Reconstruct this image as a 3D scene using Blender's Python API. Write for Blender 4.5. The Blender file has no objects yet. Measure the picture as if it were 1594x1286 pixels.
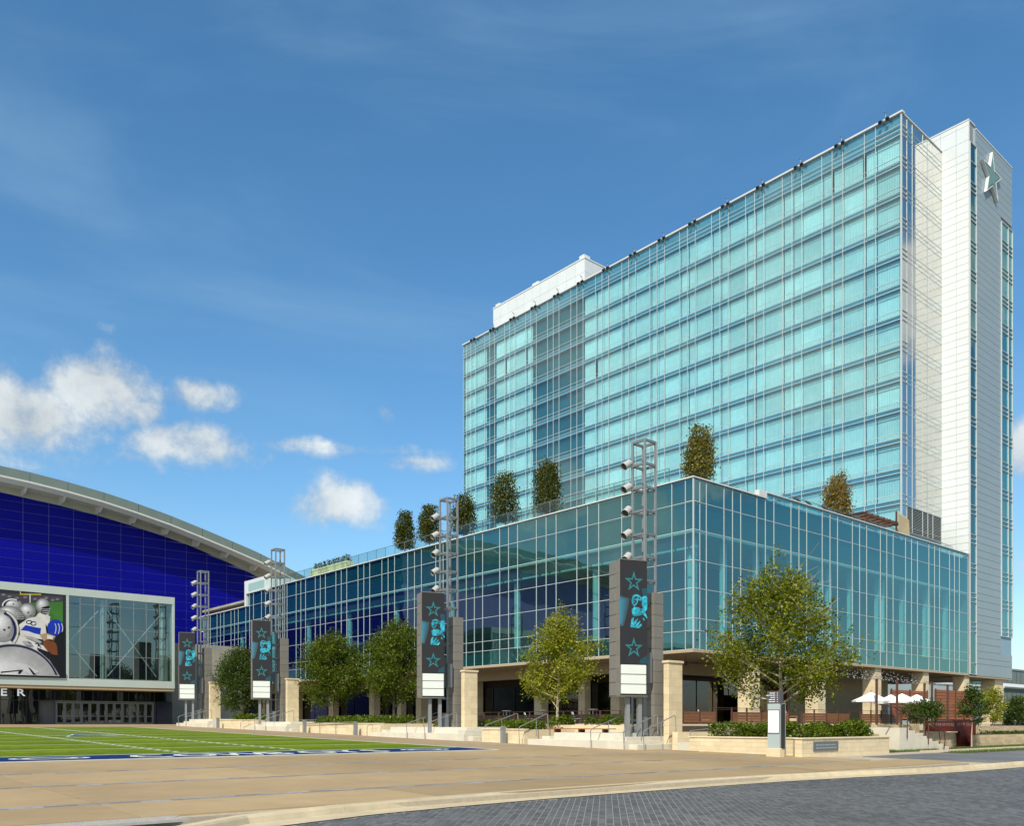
import bpy, bmesh, math, random
from math import sin, cos, pi, sqrt, radians, atan2, exp
from mathutils import Vector, Matrix, Quaternion

random.seed(7)
scene = bpy.context.scene
COL = scene.collection

# ------------------------------------------------------------------ camera, world, sun, exposure
FU, FV = 0.6546, 0.7559            # viewing direction in plan (x along the long glass side, y across)
EYE = 1.6
GS = 0.0175                        # the plaza rises gently towards the arena (per metre of y)
cam_data = bpy.data.cameras.new("camera")
cam = bpy.data.objects.new("camera", cam_data)
COL.objects.link(cam)
cam.location = (0, 0, EYE)
cam.rotation_euler = (radians(90), 0, -atan2(FU, FV))
cam_data.sensor_width = 36.0
cam_data.lens = 36.0 * 1365.0 / 1594.0
cam_data.shift_y = (1127.0 - 643.0) / 1594.0
cam_data.clip_start = 0.1
cam_data.clip_end = 6000
scene.camera = cam

SUN = Vector((-0.62, -0.38, 0.68)).normalized()
sun_data = bpy.data.lights.new("sun", 'SUN')
sun_data.energy = 4.9
sun_data.angle = radians(0.53)
sun_data.color = (1.0, 0.915, 0.77)
sun = bpy.data.objects.new("sun", sun_data)
COL.objects.link(sun)
sun.rotation_euler = (-SUN).to_track_quat('-Z', 'Y').to_euler()
sun.location = (-40, -20, 60)

scene.view_settings.view_transform = 'Standard'
scene.view_settings.look = 'None'
scene.view_settings.gamma = 1.0
scene.view_settings.use_curve_mapping = False
scene.view_settings.exposure = 0.0
scene.render.engine = 'CYCLES'
scene.cycles.max_bounces = 10
scene.cycles.transparent_max_bounces = 16
scene.cycles.glossy_bounces = 5
scene.cycles.diffuse_bounces = 3
scene.cycles.sample_clamp_indirect = 6.0
scene.cycles.caustics_reflective = True
scene.cycles.use_denoising = True

world = bpy.data.worlds.new("World")
scene.world = world
world.use_nodes = True


def build_world():
    nt = world.node_tree
    nt.nodes.clear()
    N = nt.nodes.new
    L = nt.links.new
    out = N('ShaderNodeOutputWorld')
    bg = N('ShaderNodeBackground')
    bg.inputs['Strength'].default_value = 0.10
    L(bg.outputs[0], out.inputs['Surface'])
    sky = N('ShaderNodeTexSky')
    sky.sky_type = 'NISHITA'
    sky.sun_disc = False
    sky.sun_elevation = math.asin(SUN.z)
    sky.sun_rotation = atan2(SUN.x, SUN.y)
    sky.altitude = 200
    sky.air_density = 1.0
    sky.dust_density = 1.4
    sky.ozone_density = 2.2
    hsv = N('ShaderNodeHueSaturation')
    hsv.inputs['Hue'].default_value = 0.492
    hsv.inputs['Saturation'].default_value = 1.25
    hsv.inputs['Value'].default_value = 1.74
    L(sky.outputs[0], hsv.inputs['Color'])
    tc = N('ShaderNodeTexCoord')
    sep = N('ShaderNodeSeparateXYZ')
    L(tc.outputs['Generated'], sep.inputs[0])

    def m(op, a, b=None, clamp=False):
        n = N('ShaderNodeMath')
        n.operation = op
        n.use_clamp = clamp
        for i, x in enumerate((a, b)):
            if x is None:
                continue
            if isinstance(x, (int, float)):
                n.inputs[i].default_value = x
            else:
                L(x, n.inputs[i])
        return n.outputs[0]
    # azimuth measured from the view direction, and elevation
    az = m('ARCTAN2', m('SUBTRACT', m('MULTIPLY', sep.outputs[0], FV), m('MULTIPLY', sep.outputs[1], FU)),
           m('ADD', m('MULTIPLY', sep.outputs[0], FU), m('MULTIPLY', sep.outputs[1], FV)))
    el = m('ARCSINE', sep.outputs[2])
    ae = N('ShaderNodeCombineXYZ')
    L(az, ae.inputs[0])
    L(el, ae.inputs[1])

    def noise(scale, detail, rough, offset=(0, 0, 0), stretch=(1, 1, 1), src=None, dist=0.0):
        mp = N('ShaderNodeMapping')
        mp.inputs['Location'].default_value = offset
        mp.inputs['Scale'].default_value = stretch
        L((src or ae).outputs[0], mp.inputs[0])
        n = N('ShaderNodeTexNoise')
        n.inputs['Scale'].default_value = scale
        n.inputs['Detail'].default_value = detail
        n.inputs['Roughness'].default_value = rough
        n.inputs['Distortion'].default_value = dist
        L(mp.outputs[0], n.inputs['Vector'])
        return n.outputs[0]

    def ang(x, y):
        r = (x - 797.0) / 1365.0
        t = (1127.0 - y) / 1365.0
        a = math.atan(r)
        return a, math.atan(t * cos(a))

    # clouds low over the arena: centre, half widths, weight
    blobs = [((20, 640), 140, 56, 1.0), ((150, 612), 85, 58, 1.0), ((215, 640), 50, 30, .75), ((312, 617), 55, 24, .62),
             ((300, 692), 118, 36, .80), ((150, 712), 170, 26, .45), ((500, 697), 190, 15, .52), ((640, 722), 70, 17, .55),
             ((520, 785), 84, 44, .92), ((602, 645), 16, 16, .38), ((1610, 700), 45, 46, .95), ((60, 715), 70, 26, .35),
             ((165, 507), 30, 12, .3), ((315, 513), 30, 10, .28), ((1625, 880), 60, 34, .6)]
    total = None
    for (c, hx, hy, w) in blobs:
        a, e = ang(*c)
        mp = N('ShaderNodeMapping')
        mp.vector_type = 'POINT'
        sx, sy = 1365.0 / hx * (1.0), 1365.0 / hy
        mp.inputs['Scale'].default_value = (sx, sy, 1)
        mp.inputs['Location'].default_value = (-a * sx, -e * sy, 0)
        L(ae.outputs[0], mp.inputs[0])
        ln = N('ShaderNodeVectorMath')
        ln.operation = 'LENGTH'
        L(mp.outputs[0], ln.inputs[0])
        v = m('MULTIPLY', m('SUBTRACT', 1.35, ln.outputs['Value'], True), w)
        total = v if total is None else m('MAXIMUM', total, v)
    # the same kind of broken cloud carries on round the horizon outside the view
    far = m('MULTIPLY', m('SUBTRACT', noise(3.1, 2, .5, (4.1, 2.3, 0.4), (1, 2.2, 1)), 0.44, True), 5.0, True)
    band = m('MULTIPLY', m('SUBTRACT', m('MULTIPLY', el, 9.0), 0.55, True), m('SUBTRACT', 6.4, m('MULTIPLY', el, 9.5), True))
    side = m('SUBTRACT', m('MULTIPLY', m('ABSOLUTE', az), 3.2), 1.95, True)
    total = m('MAXIMUM', total, m('MULTIPLY', m('MULTIPLY', far, band), side))
    n1 = noise(17, 12, .64, (1.7, 9.2, 0))
    n2 = noise(6, 3, .5, (3.7, 1.2, 0))
    dens = m('ADD', m('MULTIPLY', total, 1.15), m('ADD', m('MULTIPLY', m('SUBTRACT', n1, .5), 2.0), m('MULTIPLY', m('SUBTRACT', n2, .5), .6)))
    mr = N('ShaderNodeMapRange')
    mr.interpolation_type = 'SMOOTHSTEP'
    L(dens, mr.inputs[0])
    mr.inputs[1].default_value = 0.27
    mr.inputs[2].default_value = 1.05
    gate = m('MULTIPLY', total, 5.0, True)
    dens = m('MULTIPLY', m('MULTIPLY', mr.outputs[0], gate), .93)
    # thin high cirrus veils
    c1 = noise(2.3, 6, .55, (0.35, 0.0, 3.0), (.75, 2.8, 1), dist=.6)
    cm = N('ShaderNodeMapRange')
    cm.interpolation_type = 'SMOOTHSTEP'
    L(c1, cm.inputs[0])
    cm.inputs[1].default_value = .42
    cm.inputs[2].default_value = .80
    cir = m('MULTIPLY', cm.outputs[0], .27)
    # cloud brightness: whiter towards the tops and the thick parts
    n3 = noise(11, 5, .55, (1.7 + .012, 9.2 - .03, 0))
    shade = m('ADD', 5.9, m('ADD', m('MULTIPLY', mr.outputs[0], 1.7), m('MULTIPLY', m('SUBTRACT', n1, n3), 5.0)))
    cc = N('ShaderNodeMix')
    cc.data_type = 'RGBA'
    cc.blend_type = 'MULTIPLY'
    cc.inputs['Factor'].default_value = 1.0
    cc.inputs[6].default_value = (.95, 1.02, 1.04, 1)
    cb = N('ShaderNodeCombineColor')
    for i in range(3):
        L(shade, cb.inputs[i])
    L(cb.outputs[0], cc.inputs[7])
    mx0 = N('ShaderNodeMix')
    mx0.data_type = 'RGBA'
    L(cir, mx0.inputs['Factor'])
    L(hsv.outputs[0], mx0.inputs[6])
    mx0.inputs[7].default_value = (4.0, 6.2, 8.0, 1)
    mx = N('ShaderNodeMix')
    mx.data_type = 'RGBA'
    L(dens, mx.inputs['Factor'])
    L(mx0.outputs[2], mx.inputs[6])
    L(cc.outputs[2], mx.inputs[7])
    L(mx.outputs[2], bg.inputs['Color'])


build_world()

# ------------------------------------------------------------------ helpers


def gz(v):
    """height of the sloping plaza"""
    return GS * max(-60.0, min(140.0, v))


def proj(u, v, z):
    X = u * FV - v * FU
    Z = u * FU + v * FV
    return 797 + 1365 * X / Z, 1127 - 1365 * (z - EYE) / Z


def tag(o, label=None, cat=None, group=None, kind=None):
    if label:
        o['label'] = label
    if cat:
        o['category'] = cat
    if group:
        o['group'] = group
    if kind:
        o['kind'] = kind
    return o


def empty(name, loc, label=None, cat=None, group=None, kind=None):
    o = bpy.data.objects.new(name, None)
    o.empty_display_size = 0.3
    COL.objects.link(o)
    o.location = loc
    return tag(o, label, cat, group, kind)


def origin_of(o):
    p = Vector((0, 0, 0))
    while o is not None:
        p = p + Vector(o.location)
        o = o.parent
    return p


class MB:
    """collects faces and links them as one mesh object"""

    def __init__(s):
        s.v = []
        s.f = []
        s.mi = []
        s.cur = 0

    def add(s, pts, faces):
        b = len(s.v)
        s.v.extend([tuple(p) for p in pts])
        for f in faces:
            s.f.append(tuple(b + i for i in f))
            s.mi.append(s.cur)
        return s

    def mat(s, i):
        s.cur = i
        return s

    def box(s, x0, x1, y0, y1, z0, z1):
        if x0 > x1:
            x0, x1 = x1, x0
        if y0 > y1:
            y0, y1 = y1, y0
        if z0 > z1:
            z0, z1 = z1, z0
        p = [(x0, y0, z0), (x1, y0, z0), (x1, y1, z0), (x0, y1, z0), (x0, y0, z1), (x1, y0, z1), (x1, y1, z1), (x0, y1, z1)]
        return s.add(p, [(0, 3, 2, 1), (4, 5, 6, 7), (0, 1, 5, 4), (1, 2, 6, 5), (2, 3, 7, 6), (3, 0, 4, 7)])

    def bbox(s, x0, x1, y0, y1, z0, z1, b=.02):
        """box with its upper edges chamfered"""
        p = [(x0, y0, z0), (x1, y0, z0), (x1, y1, z0), (x0, y1, z0), (x0, y0, z1 - b), (x1, y0, z1 - b), (x1, y1, z1 - b), (x0, y1, z1 - b),
             (x0 + b, y0 + b, z1), (x1 - b, y0 + b, z1), (x1 - b, y1 - b, z1), (x0 + b, y1 - b, z1)]
        return s.add(p, [(0, 3, 2, 1), (8, 9, 10, 11), (0, 1, 5, 4), (1, 2, 6, 5), (2, 3, 7, 6), (3, 0, 4, 7),
                         (4, 5, 9, 8), (5, 6, 10, 9), (6, 7, 11, 10), (7, 4, 8, 11)])

    def slope(s, x0, x1, y0, y1, lift, thick, b=0.0):
        """slab whose top follows the sloping plaza"""
        p = []
        for d in (-thick, 0):
            for (x, y) in ((x0, y0), (x1, y0), (x1, y1), (x0, y1)):
                p.append((x, y, gz(y) + lift + d))
        return s.add(p, [(0, 3, 2, 1), (4, 5, 6, 7), (0, 1, 5, 4), (1, 2, 6, 5), (2, 3, 7, 6), (3, 0, 4, 7)])

    def quad(s, a, b, c, d):
        return s.add([a, b, c, d], [(0, 1, 2, 3)])

    def tube(s, pts, r, n=8, caps=True):
        pts = [Vector(p) for p in pts]
        rr = r if isinstance(r, (list, tuple)) else [r] * len(pts)
        up0 = Vector((0.123, 0.331, 0.9))
        base = len(s.v)
        for i, p in enumerate(pts):
            if i == 0:
                d = pts[1] - p
            elif i == len(pts) - 1:
                d = p - pts[i - 1]
            else:
                d = (pts[i + 1] - p).normalized() + (p - pts[i - 1]).normalized()
            d.normalize()
            a = d.cross(up0)
            if a.length < .05:
                a = d.cross(Vector((1, 0, 0)))
            a.normalize()
            b = d.cross(a)
            for k in range(n):
                t = 2 * pi * k / n
                s.v.append(tuple(p + (a * cos(t) + b * sin(t)) * rr[i]))
        for i in range(len(pts) - 1):
            for k in range(n):
                k2 = (k + 1) % n
                s.f.append((base + i * n + k, base + i * n + k2, base + (i + 1) * n + k2, base + (i + 1) * n + k))
                s.mi.append(s.cur)
        if caps:
            s.f.append(tuple(base + k for k in range(n))[::-1])
            s.mi.append(s.cur)
            e = base + (len(pts) - 1) * n
            s.f.append(tuple(e + k for k in range(n)))
            s.mi.append(s.cur)
        return s

    def prism(s, poly, plane, d0, d1):
        """poly: 2D points, extruded along the axis that is missing from plane ('xz','yz','xy')"""
        def P(a, b, d):
            return {'xz': (a, d, b), 'yz': (d, a, b), 'xy': (a, b, d)}[plane]
        n = len(poly)
        pts = [P(a, b, d0) for a, b in poly] + [P(a, b, d1) for a, b in poly]
        return s.add(pts, [tuple(range(n)), tuple(range(2 * n - 1, n - 1, -1))] + [(i, n + i, n + (i + 1) % n, (i + 1) % n) for i in range(n)])

    def move(s, dx=0, dy=0, dz=0, rot=0, c=(0, 0), start=0):
        ca, sa = cos(rot), sin(rot)
        for i in range(start, len(s.v)):
            x, y, z = s.v[i]
            x -= c[0]
            y -= c[1]
            x, y = x * ca - y * sa, x * sa + y * ca
            s.v[i] = (x + c[0] + dx, y + c[1] + dy, z + dz)
        return s

    def build(s, name, mats, parent=None, smooth=False, kind=None, origin=None):
        me = bpy.data.meshes.new(name)
        org = origin_of(parent) if parent is not None else Vector((0, 0, 0))
        if origin is not None:
            org = Vector(origin)
        me.from_pydata([(x - org.x, y - org.y, z - org.z) for x, y, z in s.v], [], s.f)
        if not isinstance(mats, (list, tuple)):
            mats = [mats]
        for m_ in mats:
            me.materials.append(m_)
        if len(mats) > 1:
            me.polygons.foreach_set('material_index', s.mi)
        if smooth:
            me.polygons.foreach_set('use_smooth', [True] * len(me.polygons))
        bm = bmesh.new()
        bm.from_mesh(me)
        bmesh.ops.recalc_face_normals(bm, faces=bm.faces)
        bm.to_mesh(me)
        bm.free()
        o = bpy.data.objects.new(name, me)
        COL.objects.link(o)
        if parent is not None:
            o.parent = parent
            if origin is not None:
                o.location = org - origin_of(parent)
        elif origin is not None:
            o.location = org
        if kind:
            o['kind'] = kind
        return o


def child(name, mesh, parent, loc, rot=None, scale=None):
    o = bpy.data.objects.new(name, mesh)
    COL.objects.link(o)
    o.parent = parent
    o.location = Vector(loc) - origin_of(parent)
    if rot is not None:
        o.rotation_euler = rot
    if scale is not None:
        o.scale = scale
    return o


def copy_tree(o, parent=None):
    c = o.copy()
    COL.objects.link(c)
    c.parent = parent
    for ch in [x for x in scene.objects if x.parent == o]:
        copy_tree(ch, c)
    return c


def raw_mesh(name, verts, faces, mats):
    me = bpy.data.meshes.new(name)
    me.from_pydata(verts, [], faces)
    for m_ in (mats if isinstance(mats, (list, tuple)) else [mats]):
        me.materials.append(m_)
    me.update()
    return me


_fonts = {}


def text_mesh(txt, size, depth=0.004):
    cu = bpy.data.curves.new("lettering", 'FONT')
    cu.body = txt
    cu.size = size
    cu.extrude = depth / 2
    cu.offset = size * .012
    cu.resolution_u = 2
    o = bpy.data.objects.new("lettering", cu)
    COL.objects.link(o)
    dg = bpy.context.evaluated_depsgraph_get()
    me = bpy.data.meshes.new_from_object(o.evaluated_get(dg))
    bpy.data.objects.remove(o)
    return me

# ------------------------------------------------------------------ materials


def mat(name, col, rough=.6, var=.12, scale=4.0, bump=0.0, bscale=None, metal=0.0, rnd=0.0, spec=.5, var2=0.0, scale2=.6, stretch=None, island=0.0, trans=None):
    m_ = bpy.data.materials.new(name)
    m_.use_nodes = True
    nt = m_.node_tree
    b = nt.nodes['Principled BSDF']
    N = nt.nodes.new
    L = nt.links.new
    b.inputs['Roughness'].default_value = rough
    b.inputs['Metallic'].default_value = metal
    b.inputs['Specular IOR Level'].default_value = spec
    tc = N('ShaderNodeTexCoord')
    geo = N('ShaderNodeNewGeometry')
    mp = N('ShaderNodeMapping')
    L(geo.outputs['Position'], mp.inputs[0])
    if stretch:
        mp.inputs['Scale'].default_value = stretch
    n = N('ShaderNodeTexNoise')
    n.inputs['Scale'].default_value = scale
    n.inputs['Detail'].default_value = 6
    n.inputs['Roughness'].default_value = .6
    L(mp.outputs[0], n.inputs['Vector'])
    val = N('ShaderNodeMapRange')
    val.inputs[3].default_value = 1 - var
    val.inputs[4].default_value = 1 + var
    val.inputs[1].default_value = .25
    val.inputs[2].default_value = .75
    L(n.outputs[0], val.inputs[0])
    cur = val.outputs[0]

    def mul(a, bb):
        k = N('ShaderNodeMath')
        k.operation = 'MULTIPLY'
        L(a, k.inputs[0])
        L(bb, k.inputs[1])
        return k.outputs[0]
    if var2:
        n2 = N('ShaderNodeTexNoise')
        n2.inputs['Scale'].default_value = scale2
        n2.inputs['Detail'].default_value = 4
        L(geo.outputs['Position'], n2.inputs['Vector'])
        v2 = N('ShaderNodeMapRange')
        v2.inputs[1].default_value = .3
        v2.inputs[2].default_value = .7
        v2.inputs[3].default_value = 1 - var2
        v2.inputs[4].default_value = 1 + var2
        L(n2.outputs[0], v2.inputs[0])
        cur = mul(cur, v2.outputs[0])
    for amount, sock in ((rnd, 'obj'), (island, 'isl')):
        if amount:
            if sock == 'obj':
                oi = N('ShaderNodeObjectInfo')
                src = oi.outputs['Random']
            else:
                src = geo.outputs['Random Per Island']
            v3 = N('ShaderNodeMapRange')
            v3.inputs[3].default_value = 1 - amount
            v3.inputs[4].default_value = 1 + amount
            L(src, v3.inputs[0])
            cur = mul(cur, v3.outputs[0])
    mx = N('ShaderNodeVectorMath')
    mx.operation = 'SCALE'
    mx.inputs[0].default_value = col[:3]
    L(cur, mx.inputs['Scale'])
    L(mx.outputs[0], b.inputs['Base Color'])
    if bump:
        bn = N('ShaderNodeTexNoise')
        bn.inputs['Scale'].default_value = bscale or scale * 6
        bn.inputs['Detail'].default_value = 5
        L(mp.outputs[0], bn.inputs['Vector'])
        bp = N('ShaderNodeBump')
        bp.inputs['Strength'].default_value = bump
        bp.inputs['Distance'].default_value = .02
        L(bn.outputs[0], bp.inputs['Height'])
        L(bp.outputs[0], b.inputs['Normal'])
    return m_


def glass(name, tint, r0=.14, k=.86, gcol=(1, 1, 1), wave=.5, rough=0.0, wscale=.45):
    m_ = bpy.data.materials.new(name)
    m_.use_nodes = True
    nt = m_.node_tree
    nt.nodes.clear()
    N = nt.nodes.new
    L = nt.links.new
    out = N('ShaderNodeOutputMaterial')
    mix = N('ShaderNodeMixShader')
    tr = N('ShaderNodeBsdfTransparent')
    gl = N('ShaderNodeBsdfGlossy')
    gl.inputs['Color'].default_value = (*gcol, 1)
    gl.inputs['Roughness'].default_value = rough
    geo = N('ShaderNodeNewGeometry')
    oi = N('ShaderNodeObjectInfo')
    ad = N('ShaderNodeMath')
    ad.operation = 'ADD'
    L(oi.outputs['Random'], ad.inputs[0])
    L(geo.outputs['Random Per Island'], ad.inputs[1])
    fc = N('ShaderNodeMath')
    fc.operation = 'FRACT'
    L(ad.outputs[0], fc.inputs[0])
    vr = N('ShaderNodeMapRange')
    vr.inputs[3].default_value = .93
    vr.inputs[4].default_value = 1.04
    L(fc.outputs[0], vr.inputs[0])
    ts = N('ShaderNodeVectorMath')
    ts.operation = 'SCALE'
    ts.inputs[0].default_value = tint
    L(vr.outputs[0], ts.inputs['Scale'])
    L(ts.outputs[0], tr.inputs['Color'])
    n = N('ShaderNodeTexNoise')
    n.inputs['Scale'].default_value = wscale
    n.inputs['Detail'].default_value = 1.5
    L(geo.outputs['Position'], n.inputs['Vector'])
    bp = N('ShaderNodeBump')
    bp.inputs['Strength'].default_value = wave
    bp.inputs['Distance'].default_value = .03
    L(n.outputs[0], bp.inputs['Height'])
    L(bp.outputs[0], gl.inputs['Normal'])
    lw = N('ShaderNodeLayerWeight')
    lw.inputs['Blend'].default_value = .5
    pw = N('ShaderNodeMath')
    pw.operation = 'POWER'
    L(lw.outputs['Facing'], pw.inputs[0])
    pw.inputs[1].default_value = 4.0
    ma = N('ShaderNodeMath')
    ma.operation = 'MULTIPLY_ADD'
    ma.use_clamp = True
    L(pw.outputs[0], ma.inputs[0])
    ma.inputs[1].default_value = k * (1 - r0)
    ma.inputs[2].default_value = r0
    L(ma.outputs[0], mix.inputs[0])
    L(tr.outputs[0], mix.inputs[1])
    L(gl.outputs[0], mix.inputs[2])
    L(mix.outputs[0], out.inputs[0])
    return m_


def leaf_mat(name, c0, c1, trans=.35):
    m_ = bpy.data.materials.new(name)
    m_.use_nodes = True
    nt = m_.node_tree
    nt.nodes.clear()
    N = nt.nodes.new
    L = nt.links.new
    out = N('ShaderNodeOutputMaterial')
    geo = N('ShaderNodeNewGeometry')
    ramp = N('ShaderNodeMix')
    ramp.data_type = 'RGBA'
    L(geo.outputs['Random Per Island'], ramp.inputs['Factor'])
    ramp.inputs[6].default_value = (*c0, 1)
    ramp.inputs[7].default_value = (*c1, 1)
    df = N('ShaderNodeBsdfDiffuse')
    tl = N('ShaderNodeBsdfTranslucent')
    gl = N('ShaderNodeBsdfGlossy')
    gl.inputs['Roughness'].default_value = .35
    gl.inputs['Color'].default_value = (.5, .5, .5, 1)
    L(ramp.outputs[2], df.inputs['Color'])
    L(ramp.outputs[2], tl.inputs['Color'])
    mx = N('ShaderNodeMixShader')
    mx.inputs[0].default_value = trans
    L(df.outputs[0], mx.inputs[1])
    L(tl.outputs[0], mx.inputs[2])
    m2 = N('ShaderNodeMixShader')
    m2.inputs[0].default_value = .025
    L(mx.outputs[0], m2.inputs[1])
    L(gl.outputs[0], m2.inputs[2])
    L(m2.outputs[0], out.inputs[0])
    return m_


def lit(name, col, strength, base=None):
    m_ = mat(name, base or col, .4, .03, 3)
    b = m_.node_tree.nodes['Principled BSDF']
    b.inputs['Emission Color'].default_value = (*col, 1)
    b.inputs['Emission Strength'].default_value = strength
    return m_


M = {}
M['concrete'] = mat('tan_plaza_concrete', (.36, .265, .145), .75, .09, 1.4, .15, 60, rnd=.10, var2=.13, scale2=.16, spec=.12)
M['concrete_far'] = mat('tan_walkway_concrete', (.34, .255, .155), .8, .08, 1.5, .1, 50, rnd=.06, var2=.06, scale2=.2, spec=.12)
M['band'] = mat('grey_granite_band', (.255, .245, .22), .7, .2, 8, .1, 80, island=.35, spec=.12)
M['grate'] = mat('worn_grate_metal', (.40, .385, .34), .6, .15, 10)
M['grout'] = mat('joint_grout', (.42, .36, .26), .9, .15, 10)
M['ground'] = mat('ground', (.23, .21, .18), .9, .2, .4, var2=.15, scale2=.05)
M['kerb'] = mat('kerb_concrete', (.50, .425, .28), .85, .12, 3, .2, 60, rnd=.06, var2=.12, scale2=.6, spec=.12)
M['paver'] = mat('grey_road_paver', (.112, .116, .117), .62, .12, 9, .3, 90, island=.22, var2=.14, scale2=.2, spec=.12)
M['roadbase'] = mat('road_joint_sand', (.27, .26, .235), .9, .15, 12)
M['drive'] = mat('grey_drive_paver', (.155, .16, .16), .7, .14, 5, .2, 60, rnd=.12, var2=.08, scale2=.5, spec=.12)
M['turf'] = mat('artificial_turf', (.130, .185, .002), .9, .25, 3.0, .35, 40, stretch=(1, .25, 1), var2=.10, scale2=.35, spec=.12)
M['turfdark'] = mat('mown_turf_darker', (.103, .155, .002), .9, .25, 3.0, .35, 40, stretch=(1, .25, 1), var2=.10, scale2=.35, spec=.12)
M['endzone'] = mat('blue_end_zone_turf', (.006, .026, .115), .85, .2, 6, .3, 40, spec=.12)
M['linewhite'] = mat('white_field_paint', (.56, .60, .50), .85, .12, 9, spec=.12)
M['lineblue'] = mat('blue_field_paint', (.02, .06, .22), .85, .12, 9)
M['grass'] = leaf_mat('lawn_grass_blades', (.07, .13, .02), (.13, .20, .04), .3)
M['soil'] = mat('planting_soil', (.075, .055, .035), .95, .3, 8, .4, 40)
M['stone'] = mat('cream_limestone', (.64, .54, .355), .85, .07, 3.5, .22, 40, rnd=.07, var2=.05, scale2=1.2, spec=.12)
M['stonejoint'] = mat('limestone_joint', (.42, .35, .24), .9, .1, 8)
M['brick'] = mat('tan_rubble_brick', (.50, .39, .23), .85, .10, 6, .3, 50, rnd=.13, island=.12)
M['step'] = mat('pale_step_concrete', (.58, .55, .45), .8, .08, 2.0, .12, 50, rnd=.03, var2=.07, scale2=.8, spec=.12)
M['frame'] = mat('silver_mullion', (.44, .50, .50), .38, .04, 3, spec=.5)
M['coping'] = mat('pale_coping_metal', (.58, .59, .57), .45, .05, 2)
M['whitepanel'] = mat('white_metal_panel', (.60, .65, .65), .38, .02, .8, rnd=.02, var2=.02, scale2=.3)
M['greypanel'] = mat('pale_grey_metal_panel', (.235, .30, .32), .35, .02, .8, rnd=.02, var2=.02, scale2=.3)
M['panelgap'] = mat('panel_joint', (.20, .23, .24), .8, .05, 4)
M['spandrel'] = mat('teal_spandrel_back', (.03, .12, .135), .5, .08, .7)
M['spandrel2'] = mat('blue_grey_spandrel_back', (.22, .34, .41), .5, .08, .7)
M['pod_glass'] = glass('teal_podium_glass', (.33, .64, .64), .22, 1.0, (.54, .88, .86), .30)
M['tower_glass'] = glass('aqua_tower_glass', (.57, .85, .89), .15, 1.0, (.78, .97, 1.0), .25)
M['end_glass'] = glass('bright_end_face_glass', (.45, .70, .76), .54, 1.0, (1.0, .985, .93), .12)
M['clear_glass'] = glass('pale_clear_glass', (.86, .95, .93), .03, .45, (1, 1, 1), .05)
M['arena_glass'] = glass('grey_green_arena_glass', (.62, .80, .80), .17, .9, (.80, .97, 1.0), .25)
M['dark_glass'] = glass('dark_storefront_glass', (.16, .19, .22), .10, .9, (.9, .95, 1), .3)
M['curtain'] = mat('white_curtain_fabric', (.72, .74, .71), .9, .08, 1.2, rnd=.075)
M['interior'] = mat('grey_interior_wall', (.085, .095, .10), .9, .10, .5)
M['interiordark'] = mat('dark_interior_wall', (.10, .11, .12), .9, .2, .5)
M['ceiling'] = mat('white_interior_ceiling', (.70, .70, .66), .9, .03, 1)
M['column'] = mat('white_interior_column', (.85, .85, .82), .8, .03, 1)
M['soffit'] = mat('tan_plaster_soffit', (.40, .31, .19), .9, .05, 1.0)
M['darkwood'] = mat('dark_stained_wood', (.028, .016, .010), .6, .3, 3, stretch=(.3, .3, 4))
M['redwood'] = mat('reddish_brown_wood', (.30, .10, .038), .6, .22, 5, .15, 40, stretch=(.3, .3, 5), rnd=.14)
M['fencewood'] = mat('brown_fence_wood', (.20, .082, .030), .65, .22, 5, .15, 40, stretch=(.3, .3, 5), rnd=.12)
M['rust'] = mat('rust_brown_steel', (.085, .035, .02), .7, .2, 6)
M['redsteel'] = mat('oxide_red_steel', (.10, .012, .007), .6, .14, 1.6, .08, 20, var2=.12, scale2=.9, spec=.15)
M['steel'] = mat('galvanised_steel', (.225, .245, .25), .5, .08, 5, metal=.2)
M['darksteel'] = mat('grey_painted_steel', (.15, .17, .18), .45, .08, 5)
M['rail'] = mat('stainless_handrail', (.36, .36, .35), .35, .05, 5, metal=.6)
M['case'] = mat('warm_grey_metal_cladding', (.20, .19, .165), .5, .04, 1.5, rnd=.05)
M['case_edge'] = mat('dark_joint_metal', (.06, .06, .06), .6, .1, 3)
M['lampwhite'] = mat('white_lamp_housing', (.40, .40, .375), .4, .04, 4)
M['black'] = mat('black_metal', (.014, .015, .017), .45, .1, 4)
M['lens'] = mat('dark_lamp_lens', (.02, .022, .025), .12, .05, 4)
M['ledblack'] = mat('led_screen_black', (.030, .031, .035), .5, .05, 3, spec=.12)
M['cyan'] = mat('led_cyan', (.02, .30, .40), .5, .80, 7, var2=.5, scale2=2.5)
M['cyan_dim'] = lit('led_dim_cyan', (.005, .20, .30), .5, (.01, .1, .15))
M['cyan_deep'] = lit('led_deep_cyan', (.002, .05, .075), .5, (.01, .04, .05))
for q in range(7):
    M['glow%d' % q] = lit('led_glow', (.002, .03 + .030 * q, .045 + .045 * q), .5, (.03, .045 + .012 * q, .05 + .02 * q))
M['starteal'] = lit('led_star_teal', (.02, .26, .29), .38, (.02, .16, .18))
M['starface'] = mat('grey_teal_star_face', (.13, .24, .22), .5, .03, 2)
M['panelpale'] = mat('pale_blank_panel', (.66, .72, .67), .5, .03, 1.5)
M['kiosk'] = mat('grey_green_kiosk_metal', (.36, .43, .42), .45, .04, 2)
M['kioskdark'] = mat('dark_grey_kiosk_metal', (.075, .07, .078), .5, .06, 2)
M['kioskscreen'] = mat('white_map_panel', (.80, .83, .84), .35, .02, 1)
M['plaque'] = mat('grey_metal_plaque', (.115, .13, .14), .45, .08, 6)
M['plaquetxt'] = mat('plaque_raised_lettering', (.26, .28, .29), .4, .05, 6)
M['blueglass'] = mat('dark_blue_door_glass', (.012, .018, .04), .2, .1, 2)
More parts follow.
